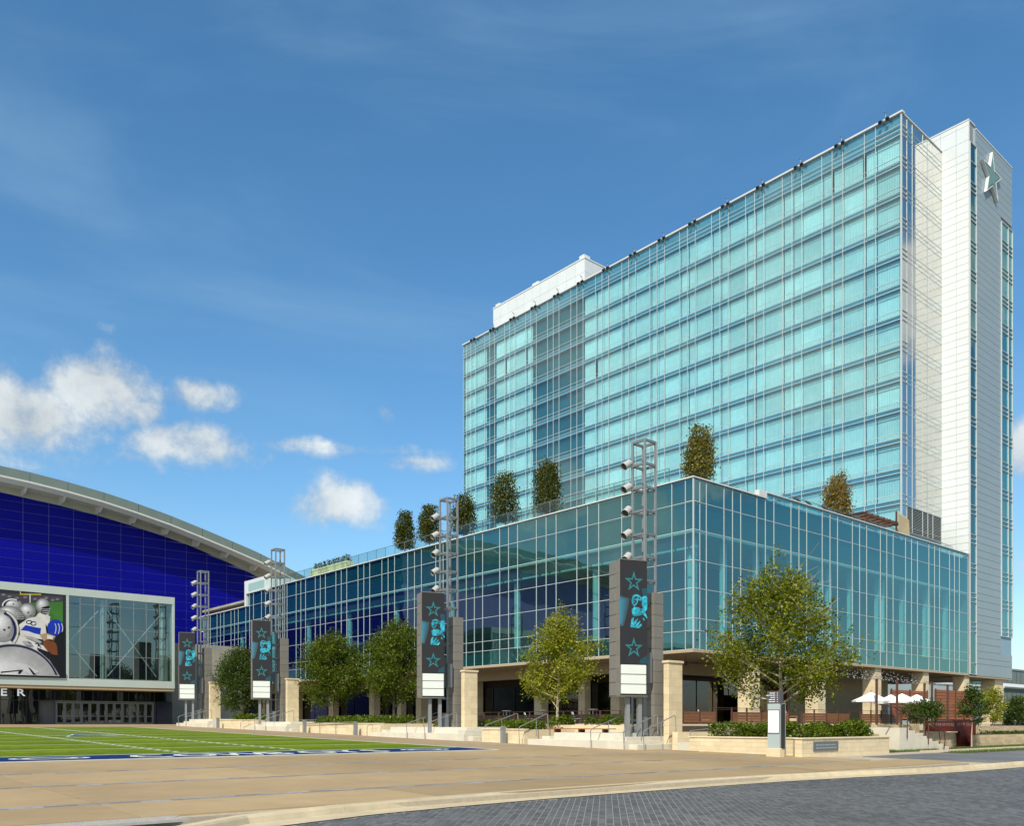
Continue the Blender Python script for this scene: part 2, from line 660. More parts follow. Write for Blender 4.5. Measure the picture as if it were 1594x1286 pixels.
M['white'] = mat('white_canvas', (.84, .84, .82), .8, .03, 2)
M['signtxt'] = mat('dull_sign_lettering', (.22, .15, .14), .5, .1, 5)
M['letterwhite'] = lit('white_sign_letter', (.85, .9, .95), .25, (.85, .87, .9))
M['arenablue'] = mat('royal_blue_wall_panel', (.002, .002, .20), .42, .06, .35, rnd=.08, spec=.10, var2=.05, scale2=.2)
M['arenajoint'] = mat('lilac_panel_joint', (.17, .16, .42), .6, .05, 2)
M['roofmetal'] = mat('grey_green_roof_metal', (.145, .185, .17), .6, .05, .5, rnd=.03, var2=.04, spec=.2)
M['roofedge'] = mat('pale_roof_edge', (.52, .52, .47), .55, .03, 1)
M['beam'] = mat('warm_beige_beam', (.46, .42, .33), .65, .04, 1)
M['eavebeam'] = mat('grey_green_eave_beam', (.36, .37, .31), .6, .04, 1)
M['canopy'] = mat('sage_canopy_metal', (.43, .49, .45), .5, .04, .8)
M['conc_wall'] = mat('weathered_concrete_wall', (.30, .29, .24), .9, .16, 1.0, .15, 20, var2=.16, scale2=.35)
M['terrace'] = mat('grey_terrace_paving', (.11, .095, .075), .8, .12, 2)
M['bgwall'] = mat('pale_grey_green_wall', (.33, .40, .39), .9, .05, .5)
M['bark'] = mat('pale_tree_bark', (.40, .34, .24), .9, .28, 9, .4, 30)
M['barkdark'] = mat('brown_tree_bark', (.16, .12, .08), .9, .28, 9, .4, 30)
M['leafA'] = leaf_mat('mid_green_leaves', (.055, .09, .005), (.28, .30, .018), .42)
M['leafB'] = leaf_mat('yellow_green_leaves', (.12, .16, .008), (.40, .40, .030), .42)
M['leafM'] = leaf_mat('plain_green_leaves', (.04, .075, .005), (.15, .19, .014), .38)
M['leafC'] = leaf_mat('deep_green_leaves', (.030, .065, .010), (.085, .125, .020), .34)
M['leafR'] = leaf_mat('olive_roof_tree_leaves', (.022, .036, .004), (.125, .135, .014), .32)
M['leafS'] = leaf_mat('browned_roof_tree_leaves', (.08, .085, .012), (.29, .25, .05), .34)
M['leafT'] = leaf_mat('autumn_roof_tree_leaves', (.10, .095, .012), (.38, .24, .045), .34)
M['hedge'] = leaf_mat('bright_hedge_leaves', (.040, .085, .006), (.17, .22, .015), .38)
M['pot'] = mat('dark_roof_pot', (.05, .05, .05), .6, .1, 3)
M['cushion'] = mat('beige_cushion', (.46, .37, .24), .9, .08, 6)
M['canvas'] = mat('tan_canvas', (.40, .33, .19), .9, .06, 1.5)
M['yellowbox'] = mat('pale_yellow_planter', (.68, .62, .36), .7, .05, 2)
M['carpaint_w'] = mat('far_building_white', (.78, .80, .80), .6, .03, 1)

# ------------------------------------------------------------------ the setting: ground, plaza, field, kerb, road


def build_ground():
    mb = MB()
    vs = [-600, -60, 140, 2600]
    us = [-2600, 2600]
    for j in range(3):
        mb.quad((us[0], vs[j], gz(vs[j]) - .22), (us[1], vs[j], gz(vs[j]) - .22), (us[1], vs[j + 1], gz(vs[j + 1]) - .22), (us[0], vs[j + 1], gz(vs[j + 1]) - .22))
    mb.build('ground', M['ground'], kind='structure')


build_ground()

plaza = empty('plaza', (15, 24, gz(24)), kind='structure')
bed = MB()
bed.slope(-12, 33.2, 13.05, 90.2, -.03, .12)
bed.slope(33.2, 41.0, 13.05, 18.6, -.03, .12)
bed.build('paving_bed', M['grout'], plaza)
UJ = [-12.0, -6.7, -1.2, 4.3, 9.75, 15.24, 20.75, 24.0, 29.2]
ROWS = [(13.25, 15.33), (15.67, 19.23), (19.57, 23.03), (23.37, 28.12)]
for (a, b) in ROWS:
    for i in range(len(UJ) - 1):
        MB().slope(UJ[i] + .014, UJ[i + 1] - .014, a, b, random.uniform(-.002, .002), .05).build('paving_slab', M['concrete'], plaza)
for (a, b) in ROWS:
    MB().slope(29.208, 33.0, a, b, 0, .05).build('paving_slab', M['concrete'], plaza) if b < 19 else MB().slope(29.208, 30.95, a, b, 0, .05).build('paving_slab', M['concrete'], plaza)
for vb in (15.5, 19.4, 23.2):
    mb = MB()
    u = -12.0
    while u < 29.2:
        mb.slope(u + .006, u + .494, vb - .16, vb - .006, -.001, .05)
        mb.slope(u + .256, u + .744, vb + .006, vb + .16, -.001, .05)
        u += .5
    mb.build('granite_band', M['band'], plaza, kind='stuff')
v = 28.3
k = 0
while v < 76:
    for (a, b) in ((23.8, 26.4), (26.4, 29.2)):
        MB().slope(a + .008, b - .008, v + .008, v + 3.85 - .008, 0, .05).build('paving_slab', M['concrete_far'], plaza)
    v += 3.85
for i in range(-3, 9):
    for (a, b) in ((76.4, 80.1), (80.1, 84.0), (84.0, 88.0)):
        MB().slope(i * 3.85 + .01, i * 3.85 + 3.84, a + .01, b - .01, 0, .05).build('paving_slab', M['concrete_far'], plaza)

# drainage grate by the kerb
gr = empty('drain_grate', (3.2, 12.8, gz(12.8)), 'long slotted steel drain grate set in the plaza beside the kerb', 'drain grate')
mb = MB()
for i in range(70):
    x = 1.2 + i * .05
    mb.slope(x, x + .024, 12.62, 13.0, .012, .04)
mb.build('grate_bars', M['grate'], gr, kind='stuff')
mb = MB()
mb.slope(1.15, 4.75, 12.57, 12.62, .014, .04)
mb.slope(1.15, 4.75, 13.0, 13.05, .014, .04)
mb.build('grate_frame', M['grate'], gr)

# the football field
field = empty('field', (5, 52, gz(52)), kind='structure')
vv = 30.98
i = 0
edges = [30.98]
while edges[-1] < 75.5:
    edges.append(min(edges[-1] + 2.286, 75.6))
for i in range(len(edges) - 1):
    MB().slope(-30, 23.6, edges[i], edges[i + 1], .012, .05).build('turf_strip', M['turf'] if i % 2 else M['turfdark'], field)
MB().slope(-30, 23.6, 28.32, 30.98, .012, .05).build('end_zone', M['endzone'], field)
mb = MB()
mb.slope(-30, 23.6, 28.22, 28.32, .016, .05)
mb.slope(-30, 23.6, 30.9, 31.02, .0165, .004)
mb.slope(23.6, 23.74, 28.22, 75.7, .016, .05)
mb.build('boundary_line', M['linewhite'], field)
for i in range(2, len(edges) - 1, 2):
    MB().slope(-30, 23.4, edges[i] - .035, edges[i] + .035, .0165, .003).build('yard_line', M['linewhite'], field)
for u0 in (11.6, 16.2):
    mb = MB()
    v = 31.6
    while v < 75:
        mb.slope(u0 - .28, u0 + .28, v - .05, v + .05, .017, .003)
        mb.slope(u0 - .05, u0 + .05, v + .2, v + .62, .017, .003)
        v += .914
    mb.build('hash_marks', M['linewhite'], field)


def star_pts(cx, cy, R, r=None, rot=pi / 2):
    r = r or R * .382
    return [(cx + (R if i % 2 == 0 else r) * cos(rot + i * pi / 5), cy + (R if i % 2 == 0 else r) * sin(rot + i * pi / 5)) for i in range(10)]


def star_ring(mb, cx, cy, R0, R1, fn):
    """outline star between two sizes; fn maps (a,b) to a 3D point"""
    o = star_pts(cx, cy, R0)
    n = star_pts(cx, cy, R1)
    for i in range(10):
        j = (i + 1) % 10
        mb.quad(fn(*o[i]), fn(*o[j]), fn(*n[j]), fn(*n[i]))


def on_field(lift):
    return lambda a, b: (a, b, gz(b) + lift)


mb = MB()
star_ring(mb, 14.0, 52.6, 2.5, 2.1, on_field(.019))
mb.build('field_star_outline', M['linewhite'], field)
mb = MB()
mb.add([(a, b, gz(b) + .018) for a, b in star_pts(14.0, 52.6, 2.1)] + [(14.0, 52.6, gz(52.6) + .018)], [(i, (i + 1) % 10, 10) for i in range(10)])
mb.build('field_star', M['lineblue'], field)


def field_text(txt, u, v, size, rot, name, sx=1.0):
    me = text_mesh(txt, size, .003)
    me.materials.append(M['linewhite'])
    o = child(name, me, field, (u, v, gz(v) + .019))
    o.rotation_euler = (math.atan(GS), 0, rot)
    o.scale = (sx, 1, 1)
    return o


word = "COWBOYS"
ux = 9.15
for ch in word:
    field_text(ch, ux, 28.72, 2.35, 0, 'end_zone_letter', .80)
    ux += 1.42 if ch not in "W" else 1.75
for (cu_, cv_) in ((6.9, 29.6), (20.9, 29.6)):
    mb = MB()
    n = 24
    for (ra, rb) in ((1.0, .84), (.7, .52)):
        for i in range(n):
            t0, t1 = 2 * pi * i / n, 2 * pi * (i + 1) / n
            mb.quad(*[(cu_ + 1.15 * r_ * cos(t), cv_ + .62 * r_ * sin(t), gz(cv_ + .62 * r_ * sin(t)) + .018) for (r_, t) in ((ra, t0), (ra, t1), (rb, t1), (rb, t0))])
    mb.build('end_zone_oval', M['linewhite'], field)
for (u, v, t) in ((7.4, 40.0, "2"), (7.4, 41.3, "0"), (19.0, 62.8, "1"), (19.0, 64.2, "0")):
    field_text(t, u, v, 2.0, pi / 2, 'yard_number')

# kerb, gutter, road
KL = [(1.2, 6.0), (1.9, 8.4), (2.9, 10.3), (4.1, 11.6), (5.6, 12.5), (7.5, 12.95), (9.5, 13.15), (11.7, 13.25), (14.7, 13.25), (17.8, 13.2), (20.5, 13.05), (23.0, 12.8),
      (24.2, 12.65), (25.7, 12.42), (27.0, 12.22), (28.5, 12.1), (31.5, 12.0), (35.0, 12.0), (40.0, 11.9), (46.0, 11.7), (54.0, 11.3), (62, 11.0)]
kerb = empty('kerb', (14, 13.2, gz(13)), kind='structure')


def kh(i):
    u = KL[i][0]
    return .0 if 24.1 < u < 27.3 else .12


RDROP = -.12


def knorm(i):
    a = Vector(KL[max(0, i - 1)])
    b = Vector(KL[min(len(KL) - 1, i + 1)])
    d = (b - a).normalized()
    return Vector((d.y, -d.x))      # towards the road


for i in range(len(KL) - 1):
    mb = MB()
    rows = []
    for j in (i, i + 1):
        p = Vector(KL[j])
        n = knorm(j)
        t = .004 if j == i + 1 else -.004
        d = (Vector(KL[i + 1]) - Vector(KL[i])).normalized() * (.004 if j == i else -.004)
        g = gz(p.y)
        h = kh(j)
        top = g + RDROP + max(h, .012)
        prof = [(-.20, g - .2), (-.20, max(top, g + .004) if h else g + .004), (-.03, max(top, g + .004) if h else g + .0), (0.0, top - .03 if h else g - .06), (.03, g + RDROP + .01), (.03, g - .3)]
        rows.append([(p.x + d.x + n.x * q, p.y + d.y + n.y * q, z) for q, z in prof])
    pts = rows[0] + rows[1]
    m_ = len(rows[0])
    mb.add(pts, [(a, a + 1, m_ + a + 1, m_ + a) for a in range(m_ - 1)] + [tuple(range(m_)), tuple(range(2 * m_ - 1, m_ - 1, -1))])
    mb.build('kerb_stone', M['kerb'], kerb)
mb = MB()
for i in range(len(KL) - 1):
    q = []
    for j, off in ((i, .03), (i + 1, .03), (i + 1, .62), (i, .62)):
        p = Vector(KL[j])
        n = knorm(j)
        q.append((p.x + n.x * off, p.y + n.y * off, gz(p.y + n.y * off) + RDROP + (.006 if off < .1 else 0.012)))
    mb.quad(*q)
mb.build('gutter', M['kerb'], kerb)

# road bed and pavers
road = empty('road', (20, 6, gz(6) + RDROP), kind='structure')
mb = MB()
gut = []
for i in range(len(KL)):
    p = Vector(KL[i])
    n = knorm(i)
    gut.append(p + n * .6)
for i in range(len(gut) - 1):
    a, b = gut[i], gut[i + 1]
    mb.quad((a.x, a.y, gz(a.y) + RDROP - .004), (b.x, b.y, gz(b.y) + RDROP - .004), (b.x + 1e-3, -30, gz(-30) + RDROP - .004), (a.x, -30, gz(-30) + RDROP - .004))
mb.quad((-200, -30, gz(-30) + RDROP - .004), (gut[0].x, -30, gz(-30) + RDROP - .004), (gut[0].x, gut[0].y, gz(gut[0].y) + RDROP - .004), (-200, 6, gz(6) + RDROP - .004))
mb.quad((gut[-1].x, gut[-1].y, gz(gut[-1].y) + RDROP - .004), (400, 9, gz(9) + RDROP - .004), (400, -30, gz(-30) + RDROP - .004), (gut[-1].x + 1e-3, -30, gz(-30) + RDROP - .004))
mb.build('road_bed', M['roadbase'], road)


def gutter_v(u):
    for i in range(len(gut) - 1):
        if gut[i].x <= u <= gut[i + 1].x:
            t = (u - gut[i].x) / (gut[i + 1].x - gut[i].x + 1e-9)
            return gut[i].y + t * (gut[i + 1].y - gut[i].y)
    return gut[-1].y


def pavers():
    verts, faces = [], []
    L_, W_ = .24, .12
    ca, sa = cos(radians(43)), sin(radians(43))
    rnd = random.Random(3)
    R = 46
    j0, j1 = int(-40 / W_), int(30 / W_)
    for j in range(j0, j1):
        for i in range(int(0 / L_), int(60 / L_)):
            a = (i + (.5 if j % 2 else 0)) * L_
            b = j * W_
            cu_ = (a + L_ / 2) * ca - (b + W_ / 2) * sa
            cv_ = (a + L_ / 2) * sa + (b + W_ / 2) * ca
            if cv_ > 13 or cu_ < 1.5 or cu_ > 40:
                continue
            Z = cu_ * FU + cv_ * FV
            X = cu_ * FV - cv_ * FU
            if Z < 8.5 or Z > 34 or abs(X / Z) > .66 or cv_ > gutter_v(cu_) - .04:
                continue
            g = .0085
            h = rnd.uniform(-.0015, .003)
            base = len(verts)
            for (p, q, dz) in ((g, g, 0), (L_ - g, g, 0), (L_ - g, W_ - g, 0), (g, W_ - g, 0)):
                x = (a + p) * ca - (b + q) * sa
                y = (a + p) * sa + (b + q) * ca
                verts.append((x, y, GS * y + RDROP + h))
            for (p, q) in ((g - .003, g - .003), (L_ - g + .003, g - .003), (L_ - g + .003, W_ - g + .003), (g - .003, W_ - g + .003)):
                x = (a + p) * ca - (b + q) * sa
                y = (a + p) * sa + (b + q) * ca
                verts.append((x, y, GS * y + RDROP - .005))
            faces.append((base, base + 1, base + 2, base + 3))
            for k_ in range(4):
                k2 = (k_ + 1) % 4
                faces.append((base + 4 + k_, base + 4 + k2, base + k2, base + k_))
    me = raw_mesh('road_paver', verts, faces, M['paver'])
    o = bpy.data.objects.new('road_paver', me)
    COL.objects.link(o)
    o.parent = road
    o.location = -Vector(road.location)
    o['kind'] = 'stuff'


pavers()
mb = MB()
mb.quad((28, 9.0, gz(9) + RDROP - .004), (400, 9, gz(9) + RDROP - .004), (400, -20, gz(-20) + RDROP - .004), (40, -20, gz(-20) + RDROP - .004))
o = mb.build('road_far_surface', M['paver'], road)

# grey drive crossing and pale footpath on the street side
drive = empty('drive', (42, 14.5, gz(14)), kind='structure')
for i in range(14):
    for j in range(3):
        u0 = 33.1 + i * 1.9
        v0_ = 12.3 + j * 1.6
        MB().slope(u0 + .006, u0 + 1.894, v0_ + .006, v0_ + 1.594, 0, .05).build('drive_paver', M['drive'], drive)
mb = MB()
mb.slope(33, 60, 12.2, 17.2, -.02, .1)
mb.build('paving_bed', M['grout'], drive)
path = empty('footpath', (47, 17, gz(17)), kind='structure')
for i in range(12):
    MB().slope(41.2 + i * 1.6 + .006, 41.2 + (i + 1) * 1.6 - .006, 17.2, 18.5, .01, .1).build('footpath_slab', M['kerb'], path)

# ------------------------------------------------------------------ plants


def leaf_cloud(points, size, rnd, flat=.35):
    verts, faces = [], []
    for (p, s) in points:
        d = Vector((rnd.gauss(0, 1), rnd.gauss(0, 1), rnd.gauss(0, .7))).normalized()
        nrm = Vector((rnd.gauss(0, 1), rnd.gauss(0, 1), rnd.gauss(0, 1) + flat)).normalized()
        w = d.cross(nrm)
        if w.length < .1:
            continue
        w.normalize()
        ln = size * s * rnd.uniform(.7, 1.3)
        wd = ln * .38
        b = len(verts)
        c = Vector(p)
        verts.extend([tuple(c - d * ln * .5), tuple(c + w * wd * .9 - d * ln * .05), tuple(c + d * ln * .5), tuple(c - w * wd * .9 - d * ln * .05)])
        faces.append((b, b + 1, b + 2, b + 3))
    return verts, faces


def prof_at(prof, t):
    for i in range(len(prof) - 1):
        if prof[i][0] <= t <= prof[i + 1][0]:
            k_ = (t - prof[i][0]) / (prof[i + 1][0] - prof[i][0] + 1e-9)
            return prof[i][1] + k_ * (prof[i + 1][1] - prof[i][1])
    return prof[-1][1] if t > 1 else prof[0][1]


def tree(name, label, cat, base, ztop, zcrown, R, prof, leaves, size, lm, bm_, seed, tr=.09, group=None, nlimb=13, sub=4, lean=0, clump=.26, up=.75):
    rnd = random.Random(seed)
    bu, bv, bz = base
    root = empty(name, base, label, cat, group)
    mb = MB()
    H = ztop - bz
    trunk = []
    n = 9
    wx, wy = rnd.uniform(-.05, .05), rnd.uniform(-.05, .05)
    for i in range(n):
        t = i / (n - 1)
        trunk.append((bu + wx * H * t * t + rnd.gauss(0, .012) * (i > 1) + lean * t, bv + wy * H * t * t + rnd.gauss(0, .012) * (i > 1), bz - .1 + (H * .9 + .1) * t))
    mb.tube(trunk, [max(.012, tr * (1.15 if i == 0 else 1) * (1 - .93 * (i / (n - 1)) ** .8)) for i in range(n)], 7)

    def trunk_at(z):
        for i in range(n - 1):
            if trunk[i][2] <= z <= trunk[i + 1][2]:
                k_ = (z - trunk[i][2]) / (trunk[i + 1][2] - trunk[i][2])
                return Vector(trunk[i]).lerp(Vector(trunk[i + 1]), k_)
        return Vector(trunk[-1])
    tips = []
    CH = ztop - zcrown
    ga = 2.39996
    a0 = rnd.uniform(0, 6.28)
    for i in range(nlimb):
        t = (i + .3) / nlimb
        zs = zcrown + CH * (-.06 + .72 * t)
        s0 = trunk_at(zs)
        ang_ = a0 + i * ga + rnd.uniform(-.3, .3)
        te = min(.90, t * .78 + .16 + rnd.uniform(-.04, .10))
        re = R * prof_at(prof, te) * rnd.uniform(.80, 1.0)
        ze = max(zs + .12 * re, zcrown + CH * te * up + CH * (1 - up) * t)
        e = Vector((s0.x + cos(ang_) * re, s0.y + sin(ang_) * re, ze))
        mid = s0.lerp(e, .5) + Vector((rnd.gauss(0, .05), rnd.gauss(0, .05), rnd.uniform(-.08, .06) * CH))
        r0 = tr * .42 * (1 - .6 * t)
        mb.tube([s0, s0.lerp(mid, .55), mid, e], [r0, r0 * .8, r0 * .55, .008], 5, False)
        tips.append((s0.lerp(mid, .5), mid, .35))
        tips.append((mid, e, 1.0))
        for k_ in range(sub):
            q = rnd.uniform(.2, .9)
            sp = s0.lerp(mid, q * 2) if q < .5 else mid.lerp(e, (q - .5) * 2)
            a2 = ang_ + rnd.choice((-1, 1)) * rnd.uniform(.35, 1.15)
            ln = R * rnd.uniform(.22, .5)
            e2 = sp + Vector((cos(a2) * ln, sin(a2) * ln, rnd.uniform(.0, .75) * ln + .1))
            mb.tube([sp, sp.lerp(e2, .5) + Vector((0, 0, -.03)), e2], [r0 * .4, r0 * .28, .006], 4, False)
            tips.append((sp, e2, .9))
    top0 = trunk_at(zcrown + CH * .6)
    tips.append((top0, Vector(trunk[-1]) + Vector((0, 0, CH * .08)), 1.2))
    mb.build('trunk', bm_, root)
    pts = []
    wsum = [w * ((b - a).length + .15) for a, b, w in tips]
    tot = sum(wsum)
    guard = 0
    sprays = []
    for (a, b, w), ws in zip(tips, wsum):
        cnt = max(2, int(3.0 * leaves * ws / tot / 9))
        for _ in range(cnt):
            q = rnd.uniform(.12, 1.08)
            c = a.lerp(b, q) + Vector((rnd.gauss(0, 1), rnd.gauss(0, 1), rnd.gauss(0, 1))) * clump * R * .42
            sprays.append(c)
    for c in sprays:
        t = (c.z - zcrown) / CH
        lim = R * prof_at(prof, max(0, min(1, t))) * 1.08
        ax = trunk_at(min(max(c.z, trunk[0][2]), trunk[-1][2]))
        d = Vector((c.x - ax.x, c.y - ax.y))
        th = atan2(d.y, d.x)
        wob = 1 + .16 * sin(3 * th + seed) * cos(5 * t + seed) + .12 * sin(7 * th - 9 * t + 2 * seed)
        if t < -.08 or t > 1.06 or d.length > lim * wob * rnd.uniform(.86, 1.34):
            continue
        dirn = Vector((rnd.gauss(0, 1), rnd.gauss(0, 1), rnd.gauss(.25, .7))).normalized()
        for j in range(9):
            p = c + dirn * (j - 4) * size * .55 + Vector((rnd.gauss(0, 1), rnd.gauss(0, 1), rnd.gauss(0, 1))) * size * .75
            pts.append((p, rnd.uniform(.75, 1.15)))
    V, F = leaf_cloud(pts, size, rnd)
    me = raw_mesh('crown', [(x - bu, y - bv, z - bz) for x, y, z in V], F, lm)
    o = bpy.data.objects.new('crown', me)
    COL.objects.link(o)
    o.parent = root
    return root


def ficus(name, label, base, ztop, z0, R, leaves, size, lm, seed, group):
    """clipped columnar roof tree: many near-vertical stems filled with leaves"""
    rnd = random.Random(seed)
    bu, bv, bz = base
    root = empty(name, base, label, 'tree', group)
    MB().tube([(bu, bv, bz), (bu, bv, bz + .5)], [.34, .42], 14).build('pot', M['pot'], root)
    mb = MB()
    mb.tube([(bu, bv, bz + .4), (bu + .03, bv, z0 + .2), (bu - .04, bv + .05, (z0 + ztop) / 2), (bu, bv, ztop - .4)], [.08, .07, .045, .01], 6)
    H = ztop - z0
    pts = []
    nst = 15
    for i in range(nst):
        a = i * 2.399 + rnd.uniform(-.2, .2)
        rr = R * sqrt((i + .6) / nst) * .88
        zt = ztop - rnd.uniform(0, .26) * H * (rr / R) - (.20 * H if rr > .7 * R else 0)
        zb = z0 + rnd.uniform(-.05, .12) * H
        p0 = Vector((bu, bv, z0 + .05 * H))
        p1 = Vector((bu + cos(a) * rr * .92, bv + sin(a) * rr * .92, zb + .10 * H))
        p2 = Vector((bu + cos(a) * rr * .8, bv + sin(a) * rr * .8, zt))
        mb.tube([p0, p1, p2], [.03, .02, .006], 4, False)
        for _ in range(int(leaves / nst)):
            q = rnd.random()
            c = p0.lerp(p1, rnd.uniform(.3, 1)) if q < .10 else p1.lerp(p2, rnd.uniform(0, 1.04))
            c = c + Vector((rnd.gauss(0, 1) * R * .17, rnd.gauss(0, 1) * R * .17, rnd.gauss(0, .09)))
            pts.append((c, rnd.uniform(.7, 1.2)))
    mb.build('trunk', M['barkdark'], root)
    V, F = leaf_cloud(pts, size, rnd, .2)
    me = raw_mesh('crown', [(x - bu, y - bv, z - bz) for x, y, z in V], F, lm)
    o = bpy.data.objects.new('crown', me)
    COL.objects.link(o)
    o.parent = root
    return root


def hedge(label, u0, u1, v0, v1, z0, h, n, size, seed, lm=None, group='clipped hedges in the stone planters'):
    rnd = random.Random(seed)
    root = empty('hedge', ((u0 + u1) / 2, (v0 + v1) / 2, z0), label, 'hedge', group)
    pts = []
    nb = max(4, int((u1 - u0) * (v1 - v0) * 2.2))
    bushes = [(rnd.uniform(u0, u1), rnd.uniform(v0, v1), rnd.uniform(.72, 1.15) * h, rnd.uniform(.34, .55)) for _ in range(nb)]
    stem = MB()
    for (x, y, hh, r) in bushes:
        for q in range(2):
            stem.tube([(x, y, z0 - .05), (x + rnd.gauss(0, .08), y + rnd.gauss(0, .08), z0 + hh * .7)], [.012, .005], 4, False)
    for _ in range(n):
        (x, y, hh, r) = rnd.choice(bushes)
        a = rnd.uniform(0, 6.28)
        t = rnd.random() ** .7
        rr = r * sqrt(rnd.random()) * (1.05 - .45 * t * t)
        p = (min(max(x + cos(a) * rr, u0 - .12), u1 + .12), min(max(y + sin(a) * rr, v0 - .12), v1 + .12), z0 + hh * t + rnd.gauss(0, .03))
        pts.append((p, rnd.uniform(.7, 1.2)))
    V, F = leaf_cloud(pts, size, rnd, .6)
    stem.build('stems', M['barkdark'], root)
    me = raw_mesh('leaves', [(x - root.location.x, y - root.location.y, z - root.location.z) for x, y, z in V], F, lm or M['hedge'])
    o = bpy.data.objects.new('leaves', me)
    COL.objects.link(o)
    o.parent = root
    return root


def blocks(parent, axis, a0, a1, f0, f1, z0, z1, ch, bl, seed=1, m_=None, cap=True, name='stone_block', gap=.005):
    """coursed wall of separate blocks, running along axis 'x' or 'y'"""
    rnd = random.Random(seed)
    m_ = m_ or M['stone']
    n = max(1, round((z1 - z0) / ch))
    ch = (z1 - z0) / n
    nb = max(1, round((a1 - a0) / bl))
    for c in range(n):
        za, zb = z0 + c * ch, z0 + (c + 1) * ch
        cuts = [a0]
        off = .5 if c % 2 else 0
        for i in range(nb + 1):
            x = a0 + (i + off) * (a1 - a0) / nb + rnd.uniform(-.05, .05) * bl
            if a0 + .12 * bl < x < a1 - .12 * bl:
                cuts.append(x)
        cuts.append(a1)
        for i in range(len(cuts) - 1):
            d = rnd.uniform(0, .004)
            mb = MB()
            if axis == 'x':
                mb.box(cuts[i] + gap / 2, cuts[i + 1] - gap / 2, f0 + d, f1 - d, za + gap / 2, zb - gap / 2)
            else:
                mb.box(f0 + d, f1 - d, cuts[i] + gap / 2, cuts[i + 1] - gap / 2, za + gap / 2, zb - gap / 2)
            mb.build(name, m_, parent)
    core = MB()
    if axis == 'x':
        core.box(a0 + .02, a1 - .02, f0 + .012, f1 - .012, z0, z1 - .01)
    else:
        core.box(f0 + .012, f1 - .012, a0 + .02, a1 - .02, z0, z1 - .01)
    core.build('mortar', M['stonejoint'], parent)

# ------------------------------------------------------------------ curtain walls


CAND = []          # (pixel area, building key, kind, axis, a0, a1, fixed, z0, z1)


def pane_area(axis, a0, a1, fx, z0, z1):
    P = lambda a, z: proj(fx, a, z) if axis == 'y' else proj(a, fx, z)
    p, q, r, s = P(a0, z0), P(a1, z0), P(a1, z1), P(a0, z1)
    pts = [p, q, r, s]
    A = 0
    for i in range(4):
        A += pts[i][0] * pts[(i + 1) % 4][1] - pts[(i + 1) % 4][0] * pts[i][1]
    inside = all(-40 < x < 1634 for x, _ in pts)
    return abs(A) / 2 * (1 if inside else .2)


_pane_mesh = {}


def place_panes(parent, cands, limit, name, gm, rnd):
    """the largest panes become parts of their own, the rest are joined"""
    cands = sorted(cands, key=lambda c: -c[0])
    for (A, axis, a0, a1, fx, z0, z1) in cands[:limit]:
        w, h = round(a1 - a0, 2), round(z1 - z0, 2)
        key = (axis, w, h, gm.name)
        if key not in _pane_mesh:
            W2, H2 = w / 2, h / 2
            vs = [(0, -W2, -H2), (0, W2, -H2), (0, W2, H2), (0, -W2, H2)] if axis == 'y' else [(-W2, 0, -H2), (W2, 0, -H2), (W2, 0, H2), (-W2, 0, H2)]
            fc = [(0, 3, 2, 1)] if axis == 'y' else [(0, 1, 2, 3)]
            _pane_mesh[key] = raw_mesh(name, vs, fc, gm)
        c = (fx, (a0 + a1) / 2, (z0 + z1) / 2) if axis == 'y' else ((a0 + a1) / 2, fx, (z0 + z1) / 2)
        t1, t2 = rnd.gauss(0, .0013), rnd.gauss(0, .0013)
        child(name, _pane_mesh[key], parent, c, (0, t1, t2) if axis == 'y' else (t1, 0, t2))
    rest = cands[limit:]
    if rest:
        mb = MB()
        for (A, axis, a0, a1, fx, z0, z1) in rest:
            t = rnd.gauss(0, .0013) * (a1 - a0) / 2
            s_ = rnd.gauss(0, .0013) * (z1 - z0) / 2
            if axis == 'y':
                mb.quad((fx + t + s_, a0, z0), (fx - t + s_, a1, z0), (fx - t - s_, a1, z1), (fx + t - s_, a0, z1))
            else:
                mb.quad((a0, fx + t + s_, z0), (a1, fx - t + s_, z0), (a1, fx - t - s_, z1), (a0, fx + t - s_, z1))
        mb.build('small_' + name, gm, parent, kind='stuff')


def grid_frame(mb, axis, cols, fx, rows, out, w=.042, hw=.04, d=.035, skip=0):
    """mullions and transoms standing proud of the glass by 'out' (sign gives the side)"""
    z0, z1 = rows[0], rows[-1]
    for a in cols[skip:]:
        if axis == 'y':
            mb.box(fx - .03 * out, fx + d * out, a - w / 2, a + w / 2, z0, z1)
        else:
            mb.box(a - w / 2, a + w / 2, fx - .03 * out, fx + d * out, z0, z1)
    for z in rows:
        for i in range(len(cols) - 1):
            a, b = cols[i] + w / 2, cols[i + 1] - w / 2
            if axis == 'y':
                mb.box(fx - .028 * out, fx + (d - .01) * out, a, b, z - hw / 2, z + hw / 2)
            else:
                mb.box(a, b, fx - .028 * out, fx + (d - .01) * out, z - hw / 2, z + hw / 2)


rnd_g = random.Random(11)

